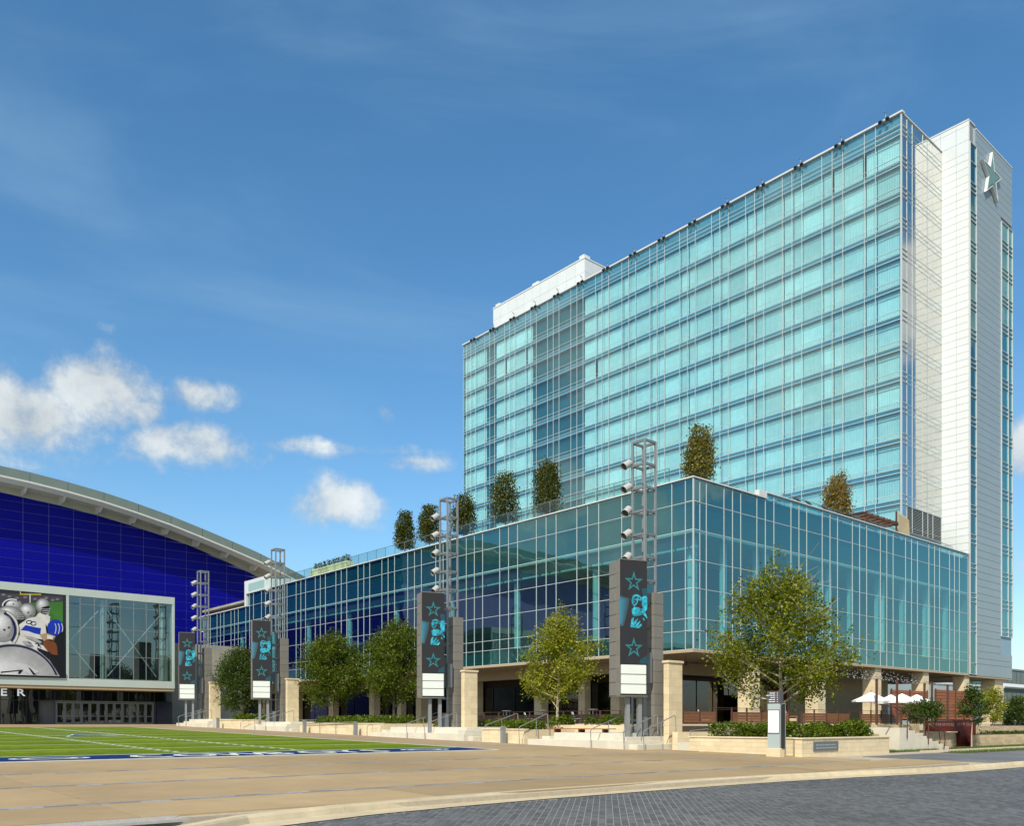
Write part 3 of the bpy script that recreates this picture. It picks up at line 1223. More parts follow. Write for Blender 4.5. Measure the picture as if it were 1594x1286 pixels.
# ---- podium
PU, PV = 50.76, 38.84
pod = empty('glass_podium', (PU, PV, 1.5), 'low glass podium wing with a teal curtain wall above a recessed ground floor', 'building')
ROWZ = [6.93, 8.28, 9.15, 11.31, 13.32, 15.50, 17.53, 19.21]
colL = [0, .70, 1.93]
while colL[-1] < 90:
    for w in (2.44, 1.22, 1.22):
        colL.append(colL[-1] + w)
colL = [PV + c for c in colL if PV + c < 131]
colR = [0, .73, 1.50, 3.64, 4.71, 5.76, 7.89, 9.05, 10.24, 12.70, 13.89, 15.08, 17.52, 18.79, 20.04, 22.59, 23.88, 25.16, 27.74, 28.97, 30.22, 32.75, 33.99, 35.27, 37.77, 39.05, 40.2, 42.57, 43.77, 44.96, 47.16]
colR = [PU + c for c in colR]
VSTEP = PV + 74.4
cand = []
for i in range(len(colL) - 1):
    a, b = colL[i], colL[i + 1]
    for j in range(len(ROWZ) - 1):
        if j == 6 and a > VSTEP - 1:
            continue
        cand.append((pane_area('y', a + .03, b - .03, PU, ROWZ[j] + .03, ROWZ[j + 1] - .03), 'y', a + .03, b - .03, PU, ROWZ[j] + .03, ROWZ[j + 1] - .03))
for i in range(len(colR) - 1):
    a, b = colR[i], colR[i + 1]
    rz = list(ROWZ)
    if i >= 7:
        rz.append(19.66)
    for j in range(len(rz) - 1):
        cand.append((pane_area('x', a + .03, b - .03, PV, rz[j] + .03, rz[j + 1] - .03), 'x', a + .03, b - .03, PV, rz[j] + .03, rz[j + 1] - .03))
place_panes(pod, cand, 300, 'window_pane', M['pod_glass'], rnd_g)
mb = MB()
cl1 = [c for c in colL if c <= VSTEP + .5]
cl2 = [c for c in colL if c >= cl1[-1] - .01]
grid_frame(mb, 'y', cl1[1:], PU, ROWZ, -1)
grid_frame(mb, 'y', cl2[1:], PU, ROWZ[:-1], -1)
grid_frame(mb, 'x', colR[1:8], PV, ROWZ, -1)
grid_frame(mb, 'x', colR[7:], PV, ROWZ + [19.66], -1, skip=1)
for (a, b, ax) in ((colL[0], colL[1], 'y'), (colR[0], colR[1], 'x')):
    for z in ROWZ:
        if ax == 'y':
            mb.box(PU - .06, PU + .02, a + .04, b - .03, z - .028, z + .028)
        else:
            mb.box(a + .04, b - .03, PV - .06, PV + .02, z - .028, z + .028)
mb.box(PU - .06, PU + .03, PV - .06, PV + .03, 6.93, 19.21)
for i in range(1):
    mb.box(cl2[0] * 0 + PU - .09, PU + .02, cl2[0] + .05, cl2[1] - .05, ROWZ[6] - .03, ROWZ[6] + .03)
mb.build('mullion_frame', M['frame'], pod)
mb = MB()
mb.box(PU - .13, PU + .55, PV - .13, VSTEP + .4, 19.19, 19.28)
mb.box(PU + .55, colR[7] + .1, PV - .13, PV + .55, 19.19, 19.28)
mb.box(colR[7] + .1, 98.05, PV - .13, PV + .5, 19.64, 19.72)
mb.box(PU - .13, PU + .5, VSTEP + .4, 131, 17.52, 17.64)
mb.build('roof_coping', M['coping'], pod)
mb = MB()
mb.box(colR[7] - .95, colR[7] + .1, PV - .10, PV + .3, 19.31, 19.75)
mb.build('coping_end_block', M['coping'], pod)
# spandrel backs
mb = MB()
mb.box(PU + .16, PU + .30, PV + .30, VSTEP + .2, 15.62, 19.15)
mb.box(PU + .16, PU + .30, VSTEP + .2, 131, 15.62, 17.5)
mb.box(PU + .30, 98.0, PV + .16, PV + .30, 15.62, 19.15)
mb.box(PU + .16, PU + .30, PV + .30, 131, 6.95, 8.2)
mb.box(PU + .30, 98.0, PV + .16, PV + .30, 6.95, 8.2)
mb.build('spandrel_backing', M['spandrel'], pod)
mb = MB()
mb.box(PU + .30, 98, PV + .30, 131, 18.3, 18.6)
mb.build('roof_deck', M['conc_wall'], pod)
mb = MB()
mb.box(PU + .18, PU + 9, PV + .18, 131, 15.35, 15.6)
mb.box(PU + 9, 98, PV + .18, PV + 9, 15.35, 15.6)
mb.build('upper_ceiling', M['ceiling'], pod)
mb = MB()
mb.box(PU + .18, PU + 9, PV + .18, 131, 7.95, 8.22)
mb.box(PU + 9, 98, PV + .18, PV + 9, 7.95, 8.22)
mb.build('upper_floor', M['interior'], pod)
mb = MB()
mb.box(PU + 8.5, PU + 8.8, PV + 8.5, 131, 8.22, 15.35)
mb.box(PU + 8.8, 98, PV + 8.5, PV + 8.8, 8.22, 15.35)
mb.build('interior_wall', M['interior'], pod)
mcol = raw_mesh('interior_column', [], [], M['column'])
bmc = bmesh.new()
bmesh.ops.create_cone(bmc, cap_ends=False, segments=12, radius1=.30, radius2=.30, depth=7.1)
bmc.to_mesh(mcol)
bmc.free()
for i in range(10):
    child('interior_column', mcol, pod, (PU + 1.3, PV + 1.0 + i * 9.76, 8.22 + 3.56))
for i in range(1, 5):
    child('interior_column', mcol, pod, (PU + 1.3 + i * 9.76, PV + 1.3, 8.22 + 3.56))
mb = MB()
for i in range(len(colL) - 1):
    mb.box(PU + .45, PU + .75, colL[i] + .16, colL[i + 1] - .05, 14.28, 14.48)
mb.build('light_shelf', M['ceiling'], pod)
mb = MB()
mb.box(PU + .4, PU + .42, PV + .5, 131, 14.48, 15.35)
mb.build('bulkhead', M['interiordark'], pod)
mb = MB()
for i in range(len(colR) - 1):
    if i % 3 == 1:
        mb.box(colR[i] + .2, colR[i] + .55, PV + .9, PV + 1.3, 8.22, 15.35)
mb.build('window_fin', M['column'], pod)
# soffit, beam, ground floor
mb = MB()
mb.box(PU - .06, PU + 6.5, PV - .06, 131, 6.72, 6.91)
mb.box(PU + 6.5, 98.1, PV - .06, PV + 14, 6.72, 6.91)
mb.build('soffit', M['soffit'], pod)
mb = MB()
mb.box(PU + 3.1, PU + 3.6, PV + 8.2, 131, 5.75, 6.72)
mb.box(PU + 3.1, 72, PV + 7.7, PV + 8.2, 5.75, 6.72)
mb.build('drop_beam', M['soffit'], pod)
mb = MB()
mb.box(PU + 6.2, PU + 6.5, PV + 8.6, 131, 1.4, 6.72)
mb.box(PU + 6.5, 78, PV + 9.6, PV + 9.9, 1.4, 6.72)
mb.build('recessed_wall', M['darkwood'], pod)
mb = MB()
mb.box(78, 98.5, PV + 9.0, PV + 9.4, 1.4, 6.72)
mb.build('porch_wall', M['stone'], pod)
sp = []
for i in range(24):
    a = PV + 9.2 + i * 3.4
    MB().box(PU + 6.05, PU + 6.10, a + .08, a + 3.3, 1.75, 5.2).build('storefront_pane', M['dark_glass'], pod)
for i in range(8):
    a = PU + 8 + i * 2.4
    MB().box(a + .06, a + 2.3, PV + 9.45, PV + 9.5, 1.75, 5.4).build('storefront_pane', M['dark_glass'], pod)
mb = MB()
mb.box(75.5, 77.9, PV + 9.3, PV + 9.45, 1.6, 5.6)
mb.build('porch_door', M['redsteel'], pod)
for i in range(9):
    a = PV + 11.4 + i * 9.76
    blocks(pod, 'y', a + .2, a + 1.2, PU + 5.0, PU + 5.9, 1.4, 6.71, .6, 1.5, 40 + i, name='ground_floor_pier')
    if i % 3 == 0:
        blocks(pod, 'y', a + 4.5, a + 5.3, PU + 5.2, PU + 5.95, 1.4, 6.71, .8, 1.2, 60 + i, name='ground_floor_pier')
for i, uc in enumerate((58.7, 68.5, 78.4, 88.3, 98.0)):
    blocks(pod, 'x', uc - .6, uc + .6, PV + .15, PV + 1.35, 1.5, 6.71, .55, 1.6, 80 + i, name='porch_column')

# upper parapet block at the far end
MB().box(PU - .10, PU + .3, VSTEP + .42, VSTEP + .95, 17.64, 20.98).build('parapet_end', M['whitepanel'], pod)
MB().box(PU - .08, PU + 9, VSTEP - 5.4, VSTEP + .41, 19.32, 20.96).build('stair_head', M['whitepanel'], pod)
MB().box(PU - .10, PU - .085, VSTEP - 5.2, VSTEP - .3, 19.45, 20.5).build('stair_head_glass', M['clear_glass'], pod)

# roof edge glass balustrade
bal = empty('roof_balustrade', (PU + 1.0, 80, 18.6), 'clear glass balustrade along the podium roof edge', 'balustrade')
gmesh = {}
v = PV + 3
while v < VSTEP - 1.5:
    MB().box(PU + 1.0, PU + 1.012, v + .02, v + 1.83, 18.7, 20.68).build('glass_panel', M['clear_glass'], bal)
    v += 1.85
u = PU + 14
while u < 97:
    MB().box(u + .02, u + 1.83, PV + 1.6, PV + 1.612, 18.7, 20.75).build('glass_panel', M['clear_glass'], bal)
    u += 1.85
mb = MB()
mb.box(PU + .985, PU + 1.03, PV + 3, VSTEP - 1.5, 20.68, 20.715)
mb.box(PU + 14, 97.5, PV + 1.58, PV + 1.63, 20.75, 20.785)
v = PV + 3
while v < VSTEP - 1.5:
    mb.box(PU + .98, PU + 1.03, v - .02, v + .02, 18.6, 20.68)
    v += 1.85
mb.build('top_rail', M['darksteel'], bal)

# ---- terrace
ter = empty('terrace', (44, 36, 1.0), kind='structure')
mb = MB()
mb.box(44.0, 112, 36.2, 60, -.3, 1.55)
mb.box(41.5, 60, 60.01, 131, -.3, 1.55)
mb.box(41.5, 43.99, 44, 60, -.3, 1.55)
mb.build('terrace_floor', M['terrace'], ter)
blocks(ter, 'x', 44.0, 96, 35.9, 36.19, .3, 1.58, .42, 1.6, 5, name='wall_stone')
blocks(ter, 'y', 36.2, 44, 43.7, 43.99, .3, 1.58, .42, 1.6, 6, name='wall_stone')
blocks(ter, 'y', 44, 90, 41.2, 41.49, .4, 1.58, .42, 2.0, 7, name='wall_stone')

# ---- hotel tower
TU, TV = 88.70, 41.68
tw = empty('hotel_tower', (TU, TV, 18.6), 'tall hotel slab of aqua glass with white curtains in the windows', 'building')
colT = [0, 2.72, 3.93]
while colT[-1] < 66:
    for w in (2.44, 1.22, 1.22):
        colT.append(colT[-1] + w)
colT = [c for c in colT if c < 67.5] + [69.8, 71.0, 72.1, 73.0]
colT = [TV + c for c in colT]
colTR = [TU, TU + 1.22, TU + 2.44, TU + 4.85, TU + 6.07, TU + 7.29, 98.1]
FLOOR = 3.15
cw, cs, co = [], [], []


def pa(axis, a, b, fx, z0, z1):
    return (pane_area(axis, a + .03, b - .03, fx, z0 + .03, z1 - .03), axis, a + .03, b - .03, fx, z0 + .03, z1 - .03)


NF = 13
for (axis, cols, fx) in (('y', colT, TU), ('x', colTR, TV)):
    for i in range(len(cols) - 1):
        a, b = cols[i], cols[i + 1]
        cs.append(pa(axis, a, b, fx, 62.89, 64.05))
        cs.append(pa(axis, a, b, fx, 62.39, 62.89))
        cs.append(pa(axis, a, b, fx, 61.90, 62.39))
        for k in range(NF):
            zt = 61.90 - FLOOR * k
            if axis == 'x' and k == 12 and i > 0:
                continue
            cw.append(pa(axis, a, b, fx, zt - 2.17, zt))
            cs.append(pa(axis, a, b, fx, zt - 2.67, zt - 2.17))
            cs.append(pa(axis, a, b, fx, zt - 3.15, zt - 2.67))
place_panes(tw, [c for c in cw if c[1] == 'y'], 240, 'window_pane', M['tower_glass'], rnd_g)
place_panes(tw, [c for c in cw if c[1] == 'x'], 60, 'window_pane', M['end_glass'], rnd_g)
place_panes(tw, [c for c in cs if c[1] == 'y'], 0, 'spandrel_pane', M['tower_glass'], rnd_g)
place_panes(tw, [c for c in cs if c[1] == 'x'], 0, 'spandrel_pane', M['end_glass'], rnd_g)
mb = MB()
rowsT = [64.05, 62.89, 62.39]
for k in range(NF):
    zt = 61.90 - FLOOR * k
    rowsT += [zt, zt - 2.17, zt - 2.67]
rowsT = sorted(rowsT)
grid_frame(mb, 'y', colT[1:], TU, rowsT, -1, .05, .04, .035)
grid_frame(mb, 'x', colTR[1:], TV, rowsT, -1, .05, .04, .035)
for z in rowsT:
    mb.box(TU - .08, TU + .02, TV + .09, colT[1] - .04, z - .0275, z + .0275)
    mb.box(TU + .09, colTR[1] - .04, TV - .08, TV + .02, z - .0275, z + .0275)
mb.box(TU - .07, TU + .07, TV - .07, TV + .07, 19.4, 64.05)
mb.build('mullion_frame', M['frame'], tw)
mb = MB()
mb.box(TU - .2, TU + .4, TV - .2, colT[-1] + .1, 64.05, 64.22)
mb.box(TU + .4, 98.1, TV - .1, TV + .4, 64.05, 64.16)
mb.build('parapet_coping', M['coping'], tw)
mb = MB()
mb.box(TU + .12, TU + .2, TV + .2, colT[-1] - .05, 61.95, 64.0)
mb.box(TU + .2, 98.05, TV + .12, TV + .2, 61.95, 64.0)
for k in range(NF):
    zt = 61.90 - FLOOR * k
    mb.box(TU + .12, TU + .2, TV + .2, colT[-1] - .05, zt - 3.12, zt - 2.70)
    mb.box(TU + .2, 98.05, TV + .12, TV + .2, zt - 3.12, zt - 2.70)
mb.build('spandrel_backing', M['spandrel2'], tw)
mb = MB()
for k in range(NF + 1):
    zt = 61.90 - FLOOR * k
    mb.box(TU + .2, TU + 1.4, TV + .2, colT[-1] - .05, zt + .05, zt + .38)
    mb.box(TU + 1.4, 98.0, TV + .2, TV + 1.4, zt + .05, zt + .38)
mb.build('floor_slab', M['spandrel2'], tw)
mb = MB()
mb.box(TU + .5, TU + .6, TV + 45.1, TV + 56.5, 21, 61.9)
mb.box(TU + .5, TU + .6, TV + 64.1, TV + 67.3, 21, 61.9)
mb.build('dark_bay_sheet', M['spandrel'], tw)  # dark sheets added behind the uncurtained bays, standing in for unlit rooms
mb = MB()
mb.box(TU + 1.4, 98.0, TV + 1.4, colT[-1] - .05, 18.6, 63.9)
mb.build('core', M['interiordark'], tw)  # solid dark box added inside the tower to block light
mb = MB()
mb.box(TU + .02, TU + 9.3, colT[-1] - .02, colT[-1] + .1, 18.6, 64.05)
mb.build('end_wall', M['greypanel'], tw)
# curtains


def curtain_mesh(w, h, seed):
    r_ = random.Random(seed)
    n = max(8, int(w / .085))
    vs, fs = [], []
    for i in range(n + 1):
        y = -w / 2 + w * i / n
        x = (.035 if i % 2 else -.035) * r_.uniform(.5, 1.3)
        vs += [(x, y, 0), (x * .7, y + r_.gauss(0, .008), h)]
    for i in range(n):
        fs.append((2 * i, 2 * i + 2, 2 * i + 3, 2 * i + 1))
    return raw_mesh('curtain', vs, fs, M['curtain'])


CM = {}
ncur = 0
rc = random.Random(5)
clist = []
for i in range(len(colT) - 1):
    a, b = colT[i], colT[i + 1]
    off = (a + b) / 2 - TV
    if 45.0 < off < 56.6 or 64.0 < off < 67.4:
        continue
    for k in range(NF):
        clist.append((pane_area('y', a, b, TU, 61.9 - FLOOR * k - 2.2, 61.9 - FLOOR * k), a, b, k))
clist.sort(key=lambda c: -c[0])
mbr = MB()
for idx, (A, a, b, k) in enumerate(clist):
    w = round(b - a - .04, 2)
    p0, p1 = a + .02, b - .02
    r_ = rc.random()
    if w > 2:
        if r_ < .0:
            p1 -= rc.uniform(.1, .35)
        elif r_ < .02:
            p0 += rc.uniform(.1, .35)
    elif r_ < .004:
        p0 += rc.uniform(.1, .35)
    z0 = 61.9 - FLOOR * k - 2.64
    h = 2.62
    if idx < 300:
        ky = (w, rc.randint(0, 2))
        if ky not in CM:
            CM[ky] = curtain_mesh(w, h, hash(ky) % 1000)
        child('curtain', CM[ky], tw, (TU + .42, (p0 + p1) / 2, z0), None, (1, (p1 - p0) / w, 1))
    else:
        n = 10
        for q in range(n):
            y0, y1 = p0 + (p1 - p0) * q / n, p0 + (p1 - p0) * (q + 1) / n
            x0, x1 = (.38, .45) if q % 2 else (.45, .38)
            mbr.quad((TU + x0, y0, z0), (TU + x1, y1, z0), (TU + x1, y1, z0 + h), (TU + x0, y0, z0 + h))
mbr.build('far_curtains', M['curtain'], tw, kind='stuff')
# louvres low on the end face
for i in range(1, len(colTR) - 1):
    mb = MB()
    z = 21.6
    while z < 24.1:
        mb.add([(colTR[i] + .05, TV - .02, z), (colTR[i + 1] - .05, TV - .02, z), (colTR[i + 1] - .05, TV + .10, z + .11), (colTR[i] + .05, TV + .10, z + .11)], [(0, 1, 2, 3)])
        z += .16
    mb.build('louvre', M['frame'], tw)
    MB().box(colTR[i], colTR[i + 1], TV + .11, TV + .13, 20.9, 24.05).build('louvre_back', M['black'], tw)
    MB().box(colTR[i] + .04, colTR[i + 1] - .04, TV - .01, TV + .02, 19.0, 21.5).build('base_panel', M['interior'], tw)
# penthouse
pent = MB()
ph = (91.7, 96.4, 89.7, 110.6)
for i in range(11):
    a = ph[2] + i * 1.9
    for (z0, z1) in ((64.3, 67.6), (67.6, 69.5)):
        MB().box(ph[0], ph[0] + .1, a + .015, a + 1.885, z0 + .015, z1 - .015).build('penthouse_panel', M['whitepanel'], tw)
for i in range(3):
    a = ph[0] + .1 + i * 1.55
    for (z0, z1) in ((64.3, 67.6), (67.6, 69.5)):
        MB().box(a + .015, a + 1.535, ph[2], ph[2] + .1, z0 + .015, z1 - .015).build('penthouse_panel', M['whitepanel'], tw)
mb = MB()
mb.box(ph[0] + .05, ph[1], ph[2] + .05, ph[3], 63.9, 69.52)
mb.build('penthouse_core', M['panelgap'], tw)
mb = MB()
mb.box(ph[0] - .06, ph[1], ph[2] - .06, ph[3] + .05, 69.53, 69.72)
mb.box(ph[0] + .0, ph[0] + 1.2, ph[2] + .1, ph[2] + 1.1, 69.72, 70.2)
mb.box(ph[0] + .0, ph[0] + 1.2, ph[2] + 10, ph[2] + 11.4, 69.72, 70.05)
mb.box(ph[0] + .0, ph[0] + 1.2, ph[3] - 1.6, ph[3] - .6, 69.72, 70.05)
mb.build('penthouse_cap', M['whitepanel'], tw)

# ---- end slab of the tower: white panel wall, star wall and two strips of glass
SU0, SU1 = 98.14, 110.22
sl = empty('panel_slab', ((SU0 + SU1) / 2, PV, 6.7), 'narrow metal panelled end slab of the tower carrying the star emblem', 'building')
mb = MB()
mb.box(SU0 + .06, SU0 + 1.7, PV + .06, PV + 14, 6.74, 66.1)
mb.box(99.99, SU1 - .05, PV + .08, PV + 14, 6.74, 65.9)
mb.build('slab_core', M['panelgap'], sl)
RH = FLOOR / 4
pm = {}


def panel_mesh(w, h, axis, m_):
    key = (round(w, 2), round(h, 2), axis, m_.name)
    if key not in pm:
        mb = MB()
        if axis == 'y':
            mb.box(0, .06, .014, w - .014, .016, h - .016)
        else:
            mb.box(.014, w - .014, 0, .06, .016, h - .016)
        me = bpy.data.meshes.new('panel')
        me.from_pydata(mb.v, [], mb.f)
        me.materials.append(m_)
        pm[key] = me
    return pm[key]


wc = [PV, PV + 1.3, PV + 2.95, PV + 5.2, PV + 8.0]
z = 66.1
zr = [66.1]
for h in (.5, 1.55, 1.35):
    zr.append(zr[-1] - h)
while zr[-1] > 19.4:
    zr.append(zr[-1] - RH)
zr = [z_ for z_ in zr if z_ > 18.4]
for i in range(len(zr) - 1):
    for j in range(len(wc) - 1):
        if j == 3 and zr[i] < 62:
            continue
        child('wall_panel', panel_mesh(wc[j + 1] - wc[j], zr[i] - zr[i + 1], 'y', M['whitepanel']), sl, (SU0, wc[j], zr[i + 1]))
uc = [100.02, 103.9, 106.91]
zs = [65.9, 65.4]
while zs[-1] > 8.2:
    zs.append(zs[-1] - RH)
zs[-1] = 8.1
zs.append(6.78)
for i in range(len(zs) - 1):
    for j in range(2):
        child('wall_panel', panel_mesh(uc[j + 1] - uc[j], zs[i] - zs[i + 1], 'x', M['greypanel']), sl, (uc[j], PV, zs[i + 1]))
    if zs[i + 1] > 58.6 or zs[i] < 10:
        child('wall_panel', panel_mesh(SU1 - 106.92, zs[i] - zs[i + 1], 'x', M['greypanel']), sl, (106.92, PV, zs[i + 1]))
mb = MB()
mb.box(SU0 - .03, SU0 + .16, PV - .03, PV - .002, 19.8, 66.2)
mb.box(SU0 - .04, SU0 + 1.6, PV - .03, PV + 10, 66.11, 66.25)
mb.box(99.98, SU1, PV - .04, PV + .5, 65.92, 66.04)
mb.build('edge_trim', M['coping'], sl)
cg = []
rws = []
for k in range(18):
    zt = 61.90 - FLOOR * k
    rws += [zt, zt - 2.17, zt - 2.67]
rws = sorted([r for r in rws if r > 7.2])
for (a0, a1, top, cols) in ((98.32, 99.96, 63.9, [98.32, 99.96]), (106.95, 110.15, 58.55, [106.95, 108.9, 110.15])):
    rr = [r for r in rws if r < top - .2 and r > 10.4] + [top]
    rr = ([6.9, 8.1] if a0 < 100 else []) + rr
    for c in range(len(cols) - 1):
        for i in range(len(rr) - 1):
            cg.append(pa('x', cols[c], cols[c + 1], PV - .01, rr[i], rr[i + 1]))
    mb = MB()
    grid_frame(mb, 'x', cols, PV - .01, rr, -1, .09, .055, .10)
    mb.build('mullion_frame', M['frame'], sl)
    MB().box(a0, a1, PV + .06, PV + .075, 6.8, top).build('glass_backing', M['spandrel2'], sl)
place_panes(sl, cg, 120, 'window_pane', M['pod_glass'], rnd_g)
mb = MB()
mb.box(98.5, 99.3, PV + .3, PV + 1.0, 63.95, 65.5)
mb.build('roof_vent_box', M['stone'], sl)
mb = MB()
for i in range(12):
    mb.box(99.35, 99.95, PV + .05 + i * .06, PV + .08 + i * .06, 63.95, 65.85)
mb.build('roof_louvre', M['frame'], sl)
mb = MB()
mb.box(98.1, SU1, PV - .01, PV + 14, 6.62, 6.74)
mb.build('slab_soffit', M['soffit'], sl)
blocks(sl, 'x', 106.2, 108.6, PV + .35, PV + 1.9, 1.3, 6.61, .6, 1.3, 99, name='slab_column')

# star emblem on the slab
st = empty('star_sign', (103.6, PV - .3, 59.5), 'large three dimensional five pointed star emblem high on the grey slab wall', 'sign')
SC = (103.65, 62.15)


def star_prism(mb, R, y0, y1, hole=0):
    o_ = star_pts(SC[0], SC[1], R)
    if not hole:
        n = 10
        mb.add([(a, y0, b) for a, b in o_] + [(SC[0], y0, SC[1])], [(i, (i + 1) % 10, 10) for i in range(10)])
    else:
        n_ = star_pts(SC[0], SC[1], hole)
        for i in range(10):
            j = (i + 1) % 10
            mb.quad((o_[i][0], y0, o_[i][1]), (o_[j][0], y0, o_[j][1]), (n_[j][0], y0, n_[j][1]), (n_[i][0], y0, n_[i][1]))
            mb.quad((n_[i][0], y0, n_[i][1]), (n_[j][0], y0, n_[j][1]), (n_[j][0], y1, n_[j][1]), (n_[i][0], y1, n_[i][1]))
    for i in range(10):
        j = (i + 1) % 10
        mb.quad((o_[i][0], y0, o_[i][1]), (o_[j][0], y0, o_[j][1]), (o_[j][0], y1, o_[j][1]), (o_[i][0], y1, o_[i][1]))


mb = MB()
star_prism(mb, 2.75, PV - .36, PV - .03, 2.5)
mb.build('star_outline', M['whitepanel'], st)
mb = MB()
star_prism(mb, 2.05, PV - .34, PV - .03)
mb.build('star_face', M['starface'], st)
mb = MB()
star_prism(mb, 2.45, PV - .12, PV - .03)
mb.build('star_back', M['panelpale'], st)

# floodlights along the tower parapet
ORD = 'first second third fourth fifth sixth seventh eighth ninth tenth eleventh twelfth thirteenth fourteenth fifteenth'.split()
fl0 = None
for i in range(15):
    v = TV + 1.6 + i * 4.88
    if v > colT[-1] - .4:
        break
    if fl0 is None:
        fl0 = empty('parapet_floodlight', (TU - .2, v, 64.2), 'rightmost pair of black floodlights on the tower parapet, by the corner', 'floodlight', 'floodlights along the tower parapet')
        mb = MB()
        mb.tube([(TU - .1, v, 64.2), (TU - .1, v, 64.75), (TU - .5, v, 64.85)], .05, 6)
        mb.build('arm', M['steel'], fl0)
        for d in (-.38, .38):
            mb = MB()
            mb.tube([(TU - .58, v + d, 63.8), (TU - .34, v + d, 64.03)], [.19, .15], 10)
            mb.tube([(TU - .46, v + d, 63.9), (TU - .12, v + d * .4, 64.2)], .035, 5)
            mb.build('lamp_head', M['black'], fl0)
        last = fl0
    else:
        c = copy_tree(fl0)
        c.location = (TU - .2, v, 64.2)
        c['label'] = '%s pair of black floodlights from the right end of the tower parapet' % ORD[i]

# ------------------------------------------------------------------ arena
AV = 130.0
ar = empty('arena', (20, 88, 1.5), 'blue panelled indoor arena with a curved metal roof and a glazed entrance canopy', 'building')
TOPP = [(-40, 30.5), (-10, 32.6), (10, 32.6), (20, 32.2), (24.4, 31.75), (31.8, 31.15), (36.3, 30.6), (40.4, 29.9), (45.5, 28.95), (50, 27.9), (54.6, 26.45), (59.7, 24.7), (66, 22.0), (74, 18), (86, 11)]


def interp(P_, u):
    for i in range(len(P_) - 1):
        if P_[i][0] <= u <= P_[i + 1][0]:
            k_ = (u - P_[i][0]) / (P_[i + 1][0] - P_[i][0])
            return P_[i][1] + k_ * (P_[i + 1][1] - P_[i][1])
    return P_[-1][1]


RW, CWI = 1.25, 3.09
colA = [27.03 + CWI * i for i in range(-4, 14)]
zA = [10.83 + RW * i for i in range(20)]
for i in range(len(colA) - 1):
    a, b = colA[i], colA[i + 1]
    for j in range(len(zA) - 1):
        z0, z1 = zA[j], zA[j + 1]
        ta, tb = interp(TOPP, a), interp(TOPP, b)
        if z0 > max(ta, tb):
            continue
        if j < 4 and a < 27:
            continue
        za, zb = min(z1 - .02, ta), min(z1 - .02, tb)
        if za <= z0 + .02 and zb <= z0 + .02:
            continue
        za, zb = max(za, z0 + .021), max(zb, z0 + .021)
        mb = MB()
        mb.add([(a + .03, AV, z0 + .02), (b - .03, AV, z0 + .02), (b - .03, AV, zb), (a + .03, AV, za), (a + .03, AV + .1, z0 + .02), (b - .03, AV + .1, z0 + .02), (b - .03, AV + .1, zb), (a + .03, AV + .1, za)],
               [(0, 1, 2, 3), (0, 4, 5, 1), (1, 5, 6, 2), (2, 6, 7, 3), (3, 7, 4, 0)])
        mb.build('wall_panel', M['arenablue'], ar)
mb = MB()
pl = [(-40, -1)] + [(u, z - .02) for u, z in TOPP] + [(86, -1)]
mb.prism(pl, 'xz', AV + .045, AV + .3)
mb.build('panel_joint_backing', M['arenajoint'], ar)


def ribbon(mb, P0, P1, us):
    """surface between two curves, each a function u -> (y, z)"""
    for i in range(len(us) - 1):
        a, b = us[i], us[i + 1]
        (y0, z0), (y1, z1) = P0(a), P0(b)
        (y2, z2), (y3, z3) = P1(a), P1(b)
        mb.quad((a, y0, z0), (b, y1, z1), (b, y3, z3), (a, y2, z2))


us = [-40, -25, -10, 0, 8, 16, 22, 27, 31.5, 36, 40.5, 45, 49.5, 54, 58.5, 63, 68, 74, 80, 86]
RT = [(-40, 34.0), (-10, 35.2), (10, 35.1), (20, 34.5), (23.6, 34.2), (27, 34.0), (31.4, 33.57), (36, 32.95), (39.2, 32.4), (44.7, 31.25), (50.5, 29.75), (57.9, 27.7), (64.3, 25.4), (66.3, 24.65), (74, 21), (86, 14)]
RL = [(u, z - (1.30 if u < 40 else 1.30 + .0 * u)) for u, z in RT]
EV = 126.0
for i in range(len(us) - 1):
    mb = MB()
    ss = [us[i] + .02 + (us[i + 1] - us[i] - .04) * q / 3 for q in range(4)]
    ribbon(mb, lambda u: (EV, interp(RL, u)), lambda u: (EV, interp(RT, u)), ss)
    ribbon(mb, lambda u: (EV, interp(RT, u)), lambda u: (EV + 60, interp(RT, u) + .4), ss)
    mb.build('roof_fascia', M['roofmetal'], ar)
mb = MB()
ribbon(mb, lambda u: (EV - .12, interp(RL, u) - .12), lambda u: (EV - .12, interp(RL, u) + .10), us)
ribbon(mb, lambda u: (EV - .12, interp(RL, u) + .10), lambda u: (EV + .02, interp(RL, u) + .12), us)
mb.build('roof_drip_edge', M['roofedge'], ar)
mb = MB()
ribbon(mb, lambda u: (EV - .12, interp(RL, u) - .12), lambda u: (EV + .9, interp(RL, u) - .5), us)
mb.build('eave_lip', M['roofedge'], ar)
mb = MB()
ribbon(mb, lambda u: (EV + .9, interp(RL, u) - .45), lambda u: (AV + .3, interp(TOPP, u) + .95), us)
mb.build('eave_soffit', M['beam'], ar)
mb = MB()
ribbon(mb, lambda u: (AV - .25, interp(TOPP, u)), lambda u: (AV - .25, interp(TOPP, u) + 1.0), us)
ribbon(mb, lambda u: (AV - .25, interp(TOPP, u)), lambda u: (AV + .1, interp(TOPP, u)), us)
mb.build('eave_beam', M['eavebeam'], ar)
for u in (22.2, 26.8, 31.4, 36.0, 40.5, 45.0, 49.5, 53.8, 58.4, 62.6):
    a = interp(RL, u) - .45
    b = interp(TOPP, u)
    mb = MB()
    mb.prism([(EV + .7, a + .05), (AV - .27, b + 1.0), (AV - .27, b + .05), (EV + 2.0, a - .55)], 'yz', u - .14, u + .14)
    mb.build('eave_bracket', M['roofedge'], ar)

